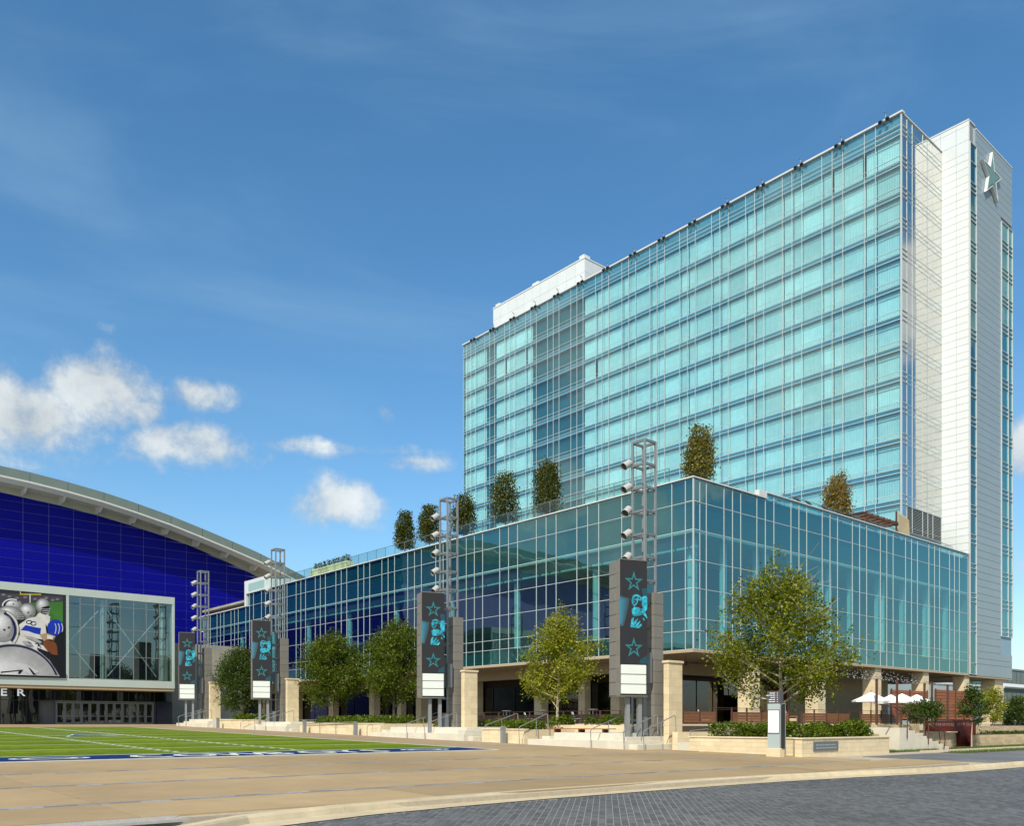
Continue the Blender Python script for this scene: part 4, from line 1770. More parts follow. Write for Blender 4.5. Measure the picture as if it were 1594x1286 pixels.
# entrance canopy
CV = 85.5
CR = 30.85
mb = MB()
mb.box(-30, CR, CV - .05, AV, 13.12, 13.80)
mb.box(CR - .22, CR, CV - .04, CV + .25, 5.66, 13.12)
mb.box(21.22, 21.44, CV - .04, CV + .25, 5.66, 13.12)
mb.build('canopy_frame', M['canopy'], ar)
mb = MB()
mb.box(-30, CR, CV - .08, CV + 14, 4.98, 5.66)
mb.build('canopy_edge', M['canopy'], ar)
mb = MB()
mb.box(-30, CR - .03, CV + .0, CV + 14, 4.72, 4.97)
mb.build('canopy_soffit', M['soffit'], ar)
cols_c = [21.44, 22.38, 23.59, 24.59, 25.82, 27.04, 28.19, 29.41, 30.63]
rows_c = [5.7, 7.83, 10.33, 12.43, 13.1]
for i in range(len(cols_c) - 1):
    for j in range(len(rows_c) - 1):
        MB().quad((cols_c[i] + .02, CV + .02, rows_c[j] + .02), (cols_c[i + 1] - .02, CV + .02, rows_c[j] + .02), (cols_c[i + 1] - .02, CV + .02, rows_c[j + 1] - .02), (cols_c[i] + .02, CV + .02, rows_c[j + 1] - .02)).build('lobby_pane', M['arena_glass'], ar)
mb = MB()
grid_frame(mb, 'x', cols_c[1:-1], CV + .02, rows_c, -1, .04, .045, .05)
mb.build('lobby_mullions', M['steel'], ar)
BR = [((24.07, 11.97), (21.6, 9.0)), ((21.6, 8.95), (23.96, 5.95)), ((24.94, 12.04), (29.3, 6.1)), ((29.6, 11.95), (24.88, 5.98))]
for (a, b) in BR:
    mb = MB()
    mb.tube([(a[0], CV + .55, a[1]), (b[0], CV + .55, b[1])], .055, 8)
    mb.build('lobby_brace', M['lampwhite'], ar)
for u in (24.45, 29.9):
    MB().tube([(u, CV + .6, 5.7), (u, CV + .6, 13.1)], .2, 10).build('lobby_column', M['lampwhite'], ar)
mb = MB()
mb.box(21.5, 30.7, CV + 9, CV + 9.3, 5.66, 13.1)
mb.build('lobby_wall', M['bgwall'], ar)
mb = MB()
mb.box(21.5, 30.7, CV + .3, CV + 9, 5.67, 5.72)
mb.build('lobby_floor', M['interiordark'], ar)
mb = MB()
mb.box(22.2, 29.5, CV + 5.5, CV + 5.9, 5.72, 8.2)
mb.box(25.4, 29.8, CV + 3.4, CV + 3.7, 5.72, 7.4)
mb.build('lobby_counter', M['black'], ar)
mb = MB()
mb.box(-30, 21.2, CV + .3, CV + .5, 5.66, 13.1)
mb.box(30.66, 30.8, CV + .3, AV, 5.66, 13.1)
mb.build('canopy_wall', M['conc_wall'], ar)

# ground floor entrance front
DV = 88.0
mb = MB()
mb.box(-30, 31.6, DV + .25, DV + .5, 1.3, 4.72)
mb.build('entrance_back', M['interiordark'], ar)
u = 21.0
dm = None
for i in range(12):
    w = .66
    a = 21.02 + i * .725
    if dm is None:
        mb = MB()
        mb.box(0, .09, 0, .07, 0, 2.05)
        mb.box(w - .09, w, 0, .07, 0, 2.05)
        mb.box(.09, w - .09, 0, .07, 1.93, 2.05)
        mb.box(.09, w - .09, 0, .07, .72, .80)
        mb.box(.09, w - .09, 0, .07, 0, .16)
        dm = bpy.data.meshes.new('door')
        dm.from_pydata(mb.v, [], mb.f)
        dm.materials.append(M['darksteel'])
        gm_ = raw_mesh('door_glass', [(.09, .04, .16), (w - .09, .04, .16), (w - .09, .04, 1.93), (.09, .04, 1.93)], [(0, 1, 2, 3)], M['dark_glass'])
        hm = MB().box(w - .16, w - .13, -.06, -.03, .85, 1.25)
        hme = bpy.data.meshes.new('door_handle')
        hme.from_pydata(hm.v, [], hm.f)
        hme.materials.append(M['rail'])
    d = child('door', dm, ar, (a, DV, 1.54))
    for (nm, me) in (('door_glass', gm_), ('door_handle', hme)):
        o = bpy.data.objects.new(nm, me)
        COL.objects.link(o)
        o.parent = d
mb = MB()
for i in range(13):
    a = 21.02 + i * .725 - .0325
    mb.box(a - .03, a + .03, DV - .04, DV + .12, 1.5, 3.7)
mb.box(20.9, 29.8, DV - .04, DV + .12, 3.62, 3.72)
mb.build('door_frame', M['darksteel'], ar)
tc_ = [-10 + i * 1.02 for i in range(30)]
tc_ = [t for t in tc_ if t < 20.9]
xs = tc_ + [20.9 + i * .81 for i in range(12)] + [30.9]
for i in range(len(xs) - 1):
    MB().quad((xs[i] + .02, DV + .03, 3.74), (xs[i + 1] - .02, DV + .03, 3.74), (xs[i + 1] - .02, DV + .03, 4.70), (xs[i] + .02, DV + .03, 4.70)).build('transom_pane', M['dark_glass'], ar)
for i in range(len(tc_) - 1):
    MB().quad((tc_[i] + .02, DV + .03, 1.5), (tc_[i + 1] - .02, DV + .03, 1.5), (tc_[i + 1] - .02, DV + .03, 3.7), (tc_[i] + .02, DV + .03, 3.7)).build('side_pane', M['dark_glass'], ar)
mb = MB()
for x in xs:
    mb.box(x - .025, x + .025, DV - .03, DV + .08, 3.72, 4.72)
for x in tc_:
    mb.box(x - .025, x + .025, DV - .03, DV + .08, 1.5, 3.68)
mb.box(-10, 20.9, DV - .03, DV + .08, 3.68, 3.74)
mb.build('entrance_mullions', M['black'], ar)
MB().box(30.0, 31.5, DV - .1, DV + .2, 1.45, 3.75).build('side_entrance', M['blueglass'], ar)
# sign letters in front of the entrance glass
for ch, u in zip("CENTER", (11.9, 13.2, 14.5, 15.75, 17.05, 18.3)):
    me = text_mesh(ch, .86, .06)
    me.materials.append(M['letterwhite'])
    o = child('sign_letter', me, ar, (u - .95, 85.9, 4.03), (radians(90), 0, 0), (1.28, 1, 1))
# grey concrete wall beside the entrance
gw = empty('concrete_wall', (35, 92, 1.5), 'tall weathered grey concrete wall right of the arena doors', 'wall')
for j in range(4):
    for i in range(3):
        MB().box(31.2 + i * 3.2 + .01, 31.2 + (i + 1) * 3.2 - .01, 92, 92.3, 1.2 + j * 2.2 + .01, 1.2 + (j + 1) * 2.2 - .01).build('concrete_panel', M['conc_wall'], gw)
MB().box(31.3, 40.7, 92.06, 92.24, 1.2, 9.9).build('panel_core', M['panelgap'], gw)

# ---- big picture screen on the canopy
scr = MB()
scr.box(-30, 21.2, CV - .02, CV + .28, 5.68, 13.1)
screen = scr.build('screen_case', M['black'], ar)
pc = {}


def pcol(name, c, e=.35):
    if name not in pc:
        pc[name] = mat('screen_' + name, c, .5, .07, 3, var2=.12, scale2=.8, spec=.15)
    return pc[name]


def SP(x, y, d):
    """picture point (0..770 across the visible part, 200..1250 down) on the screen"""
    top = 200 + 60 * x / 770.0
    t = (y - top) / (1250 - top)
    return (16.02 + (20.95 - 16.02) * x / 770.0, CV - .03 - .002 * d, 13.0 - (13.0 - 5.80) * t)


class Pic:
    n = 0


def shape(name, pts, col, e=.35):
    Pic.n += 1
    mb = MB()
    P_ = [SP(x, y, Pic.n) for x, y in pts]
    mb.add(P_, [tuple(range(len(P_)))])
    return mb.build(name, pcol(col[0], col[1], e), screen)


def ell(cx, cy, rx, ry, a0=0, a1=360, n=22, rot=0):
    out = []
    for i in range(n):
        t = radians(a0 + (a1 - a0) * i / (n - 1 if a1 - a0 < 360 else n))
        x, y = rx * cos(t), ry * sin(t)
        c, s_ = cos(radians(rot)), sin(radians(rot))
        out.append((cx + x * c - y * s_, cy + x * s_ + y * c))
    return out


def arc(cx, cy, rx, ry, w, a0, a1, n=16, rot=0):
    return ell(cx, cy, rx, ry, a0, a1, n, rot) + ell(cx, cy, rx - w, ry - w, a0, a1, n, rot)[::-1]


SIL = ('silver', (.33, .33, .345))
SIL2 = ('pale_silver', (.50, .50, .51))
SILD = ('dark_silver', (.15, .15, .165))
WHT = ('white_cloth', (.60, .58, .55))
NAV = ('navy', (.012, .015, .075))
BLU = ('royal_blue', (.01, .035, .36))
DRK = ('near_black', (.012, .012, .016))
STD = ('crowd', (.055, .05, .065))
GRN = ('grass_green', (.05, .16, .03))
TAN = ('skin', (.36, .27, .17))
BRN = ('leather', (.17, .055, .022))
YEL = ('goal_yellow', (.45, .36, .05))
X0 = -900


def helm(cx, cy, rx, ry, rot=0, hi=.74, lo=.17, clip=None):
    n = 15
    for i in range(n):
        t = i / (n - 1)
        v_ = lo + (hi - lo) * t ** 1.3
        k_ = 1 - .86 * t
        pts = ell(cx - rx * .22 * t, cy - ry * .34 * t, rx * k_, ry * k_, rot=rot, n=26)
        if clip:
            pts = [(x, min(clip, y)) for x, y in pts]
        shape('picture_helmet', pts, ('grey_%d' % int(v_ * 100), (v_ * .97, v_ * .97, v_)))


shape('picture_background', [(X0, 200), (770, 262), (770, 1249), (X0, 1249)], STD)
shape('picture_field', [(340, 350), (770, 330), (770, 620), (340, 620)], GRN)
for (x, y, w, h) in ((235, 235, 260, 14), (235, 205, 14, 40), (352, 240, 14, 110)):
    shape('picture_goal_post', [(x, y), (x + w, y), (x + w, y + h), (x, y + h)], YEL if h < 100 else SIL2)
for (x, y) in ((40, 250), (110, 270), (200, 290), (420, 300), (640, 310), (700, 300), (560, 285), (300, 280)):
    shape('picture_crowd', ell(x, y, 26, 16, n=8), SILD)
shape('picture_player_body', [(420, 520), (470, 470), (560, 470), (610, 520), (600, 640), (440, 640)], WHT)
helm(512, 380, 88, 92, 10)
shape('picture_face_mask', [(505, 400), (590, 380), (600, 440), (540, 495), (490, 470)], DRK)
helm(140, 375, 120, 80)
shape('picture_helmet_stripe', arc(160, 395, 122, 96, 20, 180, 300), NAV)
shape('picture_helmet_stripe', arc(140, 395, 122, 96, 14, 180, 300), WHT)
helm(320, 455, 108, 102)
shape('picture_face_mask', [(225, 420), (270, 470), (300, 540), (240, 540), (205, 480)], SILD)
shape('picture_jersey', [(200, 640), (330, 540), (430, 520), (540, 600), (560, 740), (500, 800), (240, 760)], WHT)
shape('picture_number_stroke', arc(345, 590, 40, 26, 12, 0, 360, 20), NAV)
shape('picture_number_stroke', arc(395, 605, 40, 28, 12, 0, 360, 20), NAV)
shape('picture_sleeve', [(240, 690), (300, 625), (420, 650), (490, 660), (480, 740), (420, 730), (330, 700)], BLU)
shape('picture_sleeve', ell(670, 650, 105, 100, rot=-20), BLU)
for dx in (0, 42, 84):
    shape('picture_sleeve_stripe', arc(640 + dx, 680, 40, 86, 9, -80, 30, 10, 10), WHT)
shape('picture_arm', [(470, 740), (560, 720), (680, 760), (640, 830), (520, 820)], TAN)
shape('picture_dark_corner', [(660, 770), (770, 690), (770, 1249), (740, 1249), (640, 1000)], DRK)
shape('picture_ball', ell(600, 880, 95, 78, rot=35), BRN)
shape('picture_hand', [(500, 880), (540, 820), (640, 810), (690, 880), (700, 990), (620, 980), (560, 910)], BRN)
shape('picture_jersey', [(-60, 830), (200, 745), (380, 790), (520, 880), (600, 980), (-60, 1000)], WHT)
helm(100, 490, 150, 100)
helm(20, 640, 190, 200, 0, .7, .25)
shape('picture_helmet_stripe', arc(-30, 690, 214, 232, 26, -70, 40, 16), NAV)
shape('picture_helmet_stripe', arc(-22, 690, 236, 250, 18, -70, 40, 16), WHT)
for (x, y, q) in ((150, 370, 15), (60, 470, 16)):
    shape('picture_helmet_decal', star_pts(x, y, q, None, -pi / 2), NAV)
for q in range(4):
    shape('picture_mask_bar', arc(545, 415 + q * 22, 58 - q * 5, 16, 6, -20, 160, 10), SIL2)
    shape('picture_mask_bar', arc(235, 470 + q * 24, 46, 16, 6, 20, 190, 10), SIL2)
for (x, y) in ((95, 660), (40, 690), (330, 470)):
    shape('picture_ear_hole', ell(x, y, 15, 9, rot=-30, n=10), DRK)
shape('picture_helmet_seam', arc(20, 640, 120, 150, 7, -60, 60, 12), SILD)
shape('picture_jersey_fold', [(260, 760), (380, 770), (500, 830), (470, 850), (360, 800)], SIL)
shape('picture_jersey_fold', [(250, 830), (330, 820), (380, 870), (300, 880)], SIL)
shape('picture_number_stroke', [(330, 830), (372, 850), (366, 862), (326, 844)], NAV)
shape('picture_number_stroke', [(412, 850), (450, 840), (474, 880), (460, 892), (440, 858), (418, 864)], NAV)
shape('picture_glove', [(560, 740), (640, 760), (630, 800), (560, 790)], WHT)
shape('picture_dark_corner', [(430, 900), (600, 960), (770, 1180), (770, 1249), (600, 1249)], DRK)
helm(140, 1440, 600, 580, 0, .62, .30, 1249)
big = [(x, min(1249, y)) for x, y in ell(140, 1440, 600, 580, 180, 360, 40)]
shape('picture_helmet_rim', [(x, min(1249, y)) for x, y in arc(140, 1440, 588, 568, 22, 195, 338, 36)], NAV)
shape('picture_helmet_glint', [(110, 1080), (330, 1120), (460, 1200), (380, 1249), (250, 1190)], SIL2)
shape('picture_helmet_star', [(0, 1215), (270, 1180), (230, 1235), (200, 1235), (215, 1200), (0, 1232)], DRK)
shape('picture_helmet_star', [(325, 1150), (355, 1165), (425, 1240), (385, 1240)], DRK)

# ------------------------------------------------------------------ light towers with banner screens
ROT = radians(-20)


def light_tower():
    """built with its truss corner at the origin"""
    r = empty('light_tower', (0, 0, 0), 'x', 'light tower', 'light towers with banner screens along the plaza')
    s = .74
    H = 14.3
    for (x, y) in ((0, 0), (s, 0), (s, s), (0, s)):
        MB().box(x - .045, x + .045, y - .045, y + .045, .5, H).build('truss_post', M['steel'], r)
    z = H - .05
    k_ = 0
    while z > 1.2:
        mb = MB()
        for (a, b) in (((0, 0), (s, 0)), ((s, 0), (s, s)), ((s, s), (0, s)), ((0, s), (0, 0))):
            if a[1] == b[1]:
                mb.box(min(a[0], b[0]) + .055, max(a[0], b[0]) - .055, a[1] - .045, a[1] + .045, z - .06, z + .05)
            else:
                mb.box(a[0] - .045, a[0] + .045, min(a[1], b[1]) + .055, max(a[1], b[1]) - .055, z - .06, z + .05)
        mb.build('truss_rung', M['darksteel'], r)
        z -= 1.08
        k_ += 1
    for i in range(5):
        zz = H - 1.18 - i * 1.08
        c = (-.42, .35, zz)
        mb = MB()
        d = Vector((-.80, .12, -.55)).normalized() if i not in (2, 4) else Vector((-.74, -.10, -.62)).normalized()
        p = Vector((-.22, .86, zz + .14))
        mb.tube([p - d * .14, p + d * .30], [.165, .18], 16, False)
        mb.tube([p + d * .28, p + d * .30], [.195, .195], 16, False)
        mb.tube([p - d * .24, p - d * .14], [.08, .165], 16)
        f = mb.build('floodlight', M['lampwhite'], r)
        MB().tube([p + d * .18, p + d * .2], .165, 16).build('lamp_lens', M['lens'], f)
        MB().box(-.22, .0, .70, .78, zz - .03, zz + .03).tube([(-.20, .74, zz), tuple(p)], .03, 6).build('lamp_arm', M['steel'], f)
    # banner case, in front of the truss and turned towards the street
    W, D = 1.37, .95
    fr = (-.82, -.82)      # front right corner of the case
    z0, z1 = 2.38, 8.42

    def place(mb):
        mb.move(rot=ROT, c=(0, 0))
        return mb.move(dx=fr[0], dy=fr[1])
    mb = MB()
    mb.box(-W + .0, -.0, .03, D, z0, z1)
    case = place(mb).build('banner_case', M['case_edge'], r)
    n = 10
    for i in range(n):
        za, zb = z0 + (z1 - z0) * i / n, z0 + (z1 - z0) * (i + 1) / n
        place(MB().box(-W - .03, -W + .0, .36, D, za + .012, zb - .012)).build('side_panel', M['case'], r)
        place(MB().box(-W - .012, -W + .01, .0, .345, za + .004, zb - .004)).build('side_panel', M['case'], r)
    place(MB().box(-W - .012, .012, .0, .05, z1, z1 + .03).box(-W - .012, .012, .0, D, z0 - .03, z0)).build('case_trim', M['case'], r)
    zs_ = 3.80
    sc_ = place(MB().box(-W + .01, -.01, -.02, .03, zs_, z1 - .02)).build('led_screen', M['ledblack'], r)

    def P2(a, b, d):      # picture coordinates: a metres from left edge, b metres down from top
        return (-W + a, -.022 - d * .002, z1 - .02 - b)

    def prt(name, polys, m_, d):
        mb = MB()
        for pl_ in polys:
            mb.add([P2(a, b, d) for a, b in pl_], [tuple(range(len(pl_)))])
        return place(mb).build(name, m_, sc_)
    for cb in (.95, 3.90):
        mb = MB()
        f3 = lambda a, b: P2(a, -b, 2)
        star_ring(mb, .69, -cb, .47, .41, f3)
        star_ring(mb, .69, -cb, .375, .30, f3)
        place(mb).build('screen_star', M['starteal'], sc_)
    kx, ky = 1.37 / 360, 4.6 / 1390
    Q = lambda pts: [((x - 215) * kx, (y - 110) * ky) for x, y in pts]
    for q in range(7):
        t = q / 6
        prt('screen_glow', [Q([(216, 590 + 40 * t), (340 - 110 * t, 625 + 45 * t), (325 - 100 * t, 740), (290 - 66 * t, 900 - 40 * t), (262 - 40 * t, 1000 - 40 * t), (216, 1005 - 60 * t)])], M['glow%d' % q], 1 + q * .2)
    prt('screen_glow', [Q([(500, 480), (574, 470), (574, 600), (520, 590)])], M['cyan_deep'], 1)
    prt('screen_glow', [Q([(480, 1440), (574, 1380), (574, 1498), (470, 1498)])], M['cyan_deep'], 1)
    player = [Q([(385, 580), (430, 562), (470, 575), (500, 610), (495, 650), (455, 640), (440, 690), (400, 730), (372, 700), (365, 640)]),
              Q([(368, 770), (400, 735), (470, 740), (495, 760), (520, 740), (500, 700), (510, 590), (560, 575), (574, 600), (574, 760), (540, 800), (520, 830), (470, 850), (400, 865), (375, 830)]),
              Q([(350, 1010), (365, 900), (385, 875), (400, 880), (385, 960), (440, 880), (455, 890), (410, 985), (475, 915), (485, 930), (430, 1010), (495, 955), (500, 985), (470, 1018)]),
              Q([(520, 830), (545, 800), (574, 860), (574, 890)]),
              Q([(510, 885), (530, 875), (545, 910), (530, 915)])]
    prt('screen_player', player, M['cyan'], 3)
    dark = [Q([(400, 600), (440, 590), (450, 612), (410, 622)]), Q([(395, 650), (435, 640), (430, 655), (398, 668)]), Q([(455, 590), (492, 620), (470, 626)]),
            Q([(480, 770), (498, 765), (500, 785), (486, 788)]), Q([(385, 690), (430, 655), (440, 665), (400, 705)])]
    prt('screen_player_shade', dark, M['ledblack'], 4)
    for i in range(3):
        h = (zs_ - z0 - .10) / 3
        za = z0 + .07 + i * h
        place(MB().box(-W + .06, -.06, -.03, .03, za + .018, za + h - .018)).build('blank_panel', M['panelpale'], r)
    for a in (-.78, -.18):
        place(MB().box(a - .09, a + .09, .30, .48, -.1, z0)).build('support_post', M['steel'], r)
    # clad pylon behind the truss
    px0, px1, py0, py1, pt = .30, .95, -.30, .42, 7.2
    MB().box(px0 + .02, px1 - .02, py0 + .02, py1 - .02, -.1, pt - .02).build('pylon_core', M['case_edge'], r)
    n = 14
    for i in range(n):
        za, zb = -.1 + (pt + .1) * i / n, -.1 + (pt + .1) * (i + 1) / n
        MB().box(px0, px1, py0, py1, za + .008, zb - .008).build('pylon_panel', M['case'], r)
    MB().box(-.25, .1, -.35, -.05, 3.0, 4.4).build('control_box', M['darksteel'], r)
    MB().box(-.50, -.10, -.25, .05, .6, 1.45).build('service_box', M['darksteel'], r)
    return r


LT = light_tower()
LTPOS = [(31.1, 26.55), (31.1, 41.75), (31.1, 64.3), (31.1, 79.6)]
LTL = ['tallest looking light tower with a star banner screen, nearest to the wayfinding kiosk',
       'light tower with a star banner screen between the yellow green tree and two leafy trees',
       'light tower with a star banner screen right of the dark tree by the arena',
       'small looking light tower with a star banner screen right beside the arena glass lobby']
for i, (u, v) in enumerate(LTPOS):
    o = LT if i == 0 else copy_tree(LT)
    o.location = (u, v, gz(v))
    o['label'] = LTL[i]

# stone piers beside the towers
PL = ['cream stone pier behind the white steps under the nearest light tower', 'cream stone pier right of the second light tower by the dark doorway',
      'cream stone pier right of the third light tower beside a leafy tree', 'cream stone pier right of the farthest light tower']
for i, (u, v) in enumerate(LTPOS):
    b = (u + .55, v - .85, gz(v))
    p = empty('stone_pier', b, PL[i], 'pier', 'stone piers beside the light towers')
    blocks(p, 'x', b[0] - .05, b[0] + .92, b[1] - .15, b[1] + .17, gz(v) - .05, gz(v) + 3.92, .36, .5, 20 + i)
    MB().bbox(b[0] - .1, b[0] + .97, b[1] - .2, b[1] + .22, gz(v) + 3.925, gz(v) + 4.03, .015).build('cap_stone', M['stone'], p)

# ------------------------------------------------------------------ stepped platforms, planters, rails along the plaza edge
PF = [(25.35, 32.3, 'wide white concrete steps under the nearest light tower'), (36.9, 46.9, 'wide white concrete steps under the second light tower'),
      (57.8, 65.0, 'white concrete steps under the third light tower'), (72.2, 79.9, 'white concrete steps under the farthest light tower by the arena wall')]
for i, (a, b, lab) in enumerate(PF):
    g = gz((a + b) / 2)
    p = empty('steps', (30, (a + b) / 2, g), lab, 'steps', 'white steps along the plaza edge')
    ga, gb = gz(a) - .05, gz(b)
    MB().bbox(29.0, 33.37, a + .55, b, ga, g + .33, .012).build('lower_step', M['step'], p)
    MB().bbox(29.75, 33.36, a + 1.25, b - 1.1, ga, g + .66, .012).build('upper_step', M['step'], p)
    MB().bbox(29.25, 33.35, a + .05, a + .54, ga, g + .17, .012).build('end_step', M['step'], p)
    MB().bbox(29.45, 33.34, b - 1.09, b - .55, g + .33, g + .48, .012).build('end_step', M['step'], p)
    MB().bbox(29.1, 33.33, a + .56, a + 1.24, g + .33, g + .50, .012).build('end_step', M['step'], p)
    MB().box(33.4, 41.2, a, b, ga, g + .64).build('landing', M['concrete_far'], p)
# bench on the first platform
bn = empty('bench', (30.6, 30.2, gz(30) + .66), 'low backless wooden bench on the white steps by the hedge', 'bench')
for i in range(4):
    MB().box(30.45 + i * .13, 30.56 + i * .13, 28.2, 32.4, gz(30) + .80, gz(30) + .84).build('seat_slat', M['redwood'], bn)
for v in (28.6, 30.2, 31.9):
    MB().box(30.5, 30.9, v, v + .08, gz(30) + .62, gz(30) + .80).build('leg', M['rust'], bn)

PLN = [(33.4, 36.85, 'cream stone planter wall between the first and second flights of white steps'), (47.0, 57.7, 'long cream stone planter wall under the two leafy trees'),
       (65.1, 72.1, 'cream stone planter wall under the dark tree')]
for i, (a, b, lab) in enumerate(PLN):
    g = gz((a + b) / 2)
    p = empty('planter', (30, (a + b) / 2, g), lab, 'planter', 'stone planters along the plaza edge')
    blocks(p, 'y', a, b, 29.75, 30.05, gz(a) - .05, g + .66, .24, .75, 30 + i)
    MB().box(30.06, 41.0, a + .26, b - .01, gz(a) - .05, g + .60).build('soil', M['soil'], p)
    MB().bbox(29.71, 30.09, a, b, g + .661, g + .72, .01).build('coping_stone', M['stone'], p)
    MB().box(30.06, 37.5, a, a + .25, gz(a), g + .68).build('return_wall', M['stone'], p)
# planter behind the first platform holds the young tree and hedge
p = empty('planter', (33.6, 31, gz(30)), 'cream stone planter behind the bench with a yellow green tree', 'planter', 'stone planters along the plaza edge')
blocks(p, 'y', 28.4, 37.0, 33.41, 33.68, gz(28), gz(33) + .95, .24, .8, 55)
MB().box(33.69, 38.5, 28.4, 37.0, gz(28), gz(33) + .90).build('soil', M['soil'], p)

# planter by the kiosk
kp = empty('planter', (33, 20, gz(20)), 'near cream stone planter wall carrying the grey plaque behind the kiosk', 'planter', 'stone planters along the plaza edge')
KZ = 1.0
blocks(kp, 'y', 18.85, 23.9, 30.95, 31.25, .28, KZ, .2, .62, 71)
blocks(kp, 'x', 30.35, 37.4, 18.1, 18.4, .25, KZ, .2, .62, 72)
blocks(kp, 'y', 18.41, 20.0, 37.1, 37.4, .25, KZ, .2, .62, 73)
MB().box(31.25, 37.09, 18.41, 23.88, .2, KZ - .05).build('soil', M['soil'], kp)
blocks(kp, 'x', 31.26, 37.09, 23.89, 23.94, .25, KZ, .2, .62, 77)
MB().box(33.5, 41.19, 25.21, 35.85, .2, .9).build('rear_soil', M['soil'], kp)
blocks(kp, 'y', 25.21, 28.3, 33.2, 33.49, .3, 1.2, .25, .8, 78)
MB().bbox(30.91, 31.29, 18.82, 23.94, KZ + .001, KZ + .05, .01).build('coping_stone', M['stone'], kp)
MB().bbox(30.31, 37.44, 18.06, 18.44, KZ + .001, KZ + .05, .01).build('coping_stone', M['stone'], kp)
# ramp wall left of it
rw = empty('ramp_wall', (32, 24.6, gz(24)), 'low cream ramp wall with pipe rails right of the nearest stone pier', 'wall')
blocks(rw, 'x', 31.4, 43.4, 24.9, 25.2, .35, 1.22, .25, .9, 74)
MB().box(31.3, 43.4, 23.95, 24.89, .3, .75).build('ramp', M['step'], rw)

# plaque
pq = empty('wall_plaque', (33.0, 18.09, .62), 'dark grey metal plaque with raised lettering fixed to the near planter wall', 'plaque')
MB().box(31.15, 33.0, 18.06, 18.095, .53, .90).build('plate', M['plaque'], pq)
rq = random.Random(2)
x = 31.30
for row, zz in enumerate((.76, .64)):
    x = 31.30
    while x < 32.85:
        w = rq.uniform(.05, .22)
        if x + w > 32.86:
            break
        MB().box(x, x + w, 18.054, 18.06, zz - .028, zz + .028).build('raised_lettering', M['plaquetxt'], pq)
        x += w + .045

# kiosk
ki = empty('wayfinding_kiosk', (29.7, 18.85, gz(18.8)), 'slim grey wayfinding kiosk with a white map panel on a cream stone base', 'kiosk')
KG = gz(18.8)
ku, kv0, kv1 = 29.62, 18.58, 19.13
MB().bbox(ku - .06, ku + .26, kv0 - .03, kv1 + .03, KG - .05, KG + .32, .012).build('stone_base', M['stone'], ki)
MB().box(ku, ku + .20, kv0 + .02, kv1, KG + .32, KG + 2.04).build('body', M['kiosk'], ki)
MB().box(ku - .01, ku + .21, kv0, kv1 + .01, KG + 2.045, KG + 2.52).build('directory_head', M['kioskdark'], ki)
MB().box(ku - .012, ku - .001, kv0 + .05, kv1 - .03, KG + .92, KG + 1.78).build('map_panel', M['kioskscreen'], ki)
MB().box(ku - .02, ku - .003, kv0 + .03, kv1 - .01, KG + 1.782, KG + 1.81).box(ku - .02, ku - .003, kv0 + .03, kv1 - .01, KG + .888, KG + .918).box(ku - .02, ku - .003, kv0 + .03, kv0 + .048, KG + .92, KG + 1.78).box(ku - .02, ku - .003, kv1 - .028, kv1 - .01, KG + .92, KG + 1.78).build('map_frame', M['plaque'], ki)
MB().box(ku + .06, ku + .24, kv0 - .06, kv0 - .001, KG + .32, KG + 2.0).build('side_fin', M['black'], ki)
MB().tube([(ku + .24, kv0 - .07, KG - .05), (ku + .24, kv0 - .07, KG + 2.03), (ku + .1, kv0 - .02, KG + 2.03)], .018, 6).build('fin_edge', M['steel'], ki)
rows_ = [((.30,), .0), ((.1, .05, .38), .0), ((.26,), .0), ((.20, .12), .0), ((.14, .19), .0)]
for i, wds in enumerate(((.09, .12), (.08, .05, .10, .09), (.08, .09), (.16, .09), (.11, .13))):
    zz = KG + 2.44 - i * .082
    yy = kv0 + .22
    for w in wds[::-1]:
        MB().box(ku - .014, ku - .0105, yy, yy + w, zz - .013, zz + .013).build('directory_line', M['kioskscreen'], ki)
        yy += w + .02
    mb = MB()
    mb.add([(ku - .0125, kv0 + .10, zz - .02), (ku - .0125, kv0 + .15, zz), (ku - .0125, kv0 + .10, zz + .02)], [(0, 1, 2)])
    mb.build('direction_arrow', M['kioskscreen'], ki)

# bollards
BL = [(29.35, 34.6, 'grey steel bollard in front of the planter right of the second light tower'), (29.25, 49.1, 'grey steel bollard at the right end of the long ramp rail'),
      (29.2, 55.9, 'grey steel bollard right of the third light tower steps'), (29.2, 71.0, 'grey steel bollard near the farthest steps')]
for (u, v, lab) in BL:
    b = empty('bollard', (u, v, gz(v)), lab, 'bollard', 'grey bollards along the plaza edge')
    MB().bbox(u - .1, u + .1, v - .1, v + .1, gz(v) - .05, gz(v) + .86, .02).build('post', M['steel'], b)
    MB().box(u - .108, u - .101, v - .08, v + .08, gz(v) + .66, gz(v) + .80).build('light_slot', M['darksteel'], b)


def handrail(label, pts, extra=(), m_=None, r=.024, group='pipe handrails on the steps'):
    h = empty('handrail', pts[0], label, 'handrail', group)
    MB().tube(pts, r, 7).build('rail', m_ or M['rail'], h)
    for (a, b) in extra:
        MB().tube([a, b], r * .85, 6).build('post', m_ or M['rail'], h)
    return h


def stair_rail(label, v, g, u0=28.9, u1=31.2, rise=.66, m_=None):
    handrail(label, [(u0 + .05, v, g - .02), (u0, v, g + .78), (u0 + .12, v, g + .88), (u1 - .1, v, g + rise + .86), (u1, v, g + rise + .82), (u1 + .04, v, g + rise)],
             [((u0 + 1.2, v, g + .36), (u0 + 1.2, v, g + 1.23))])


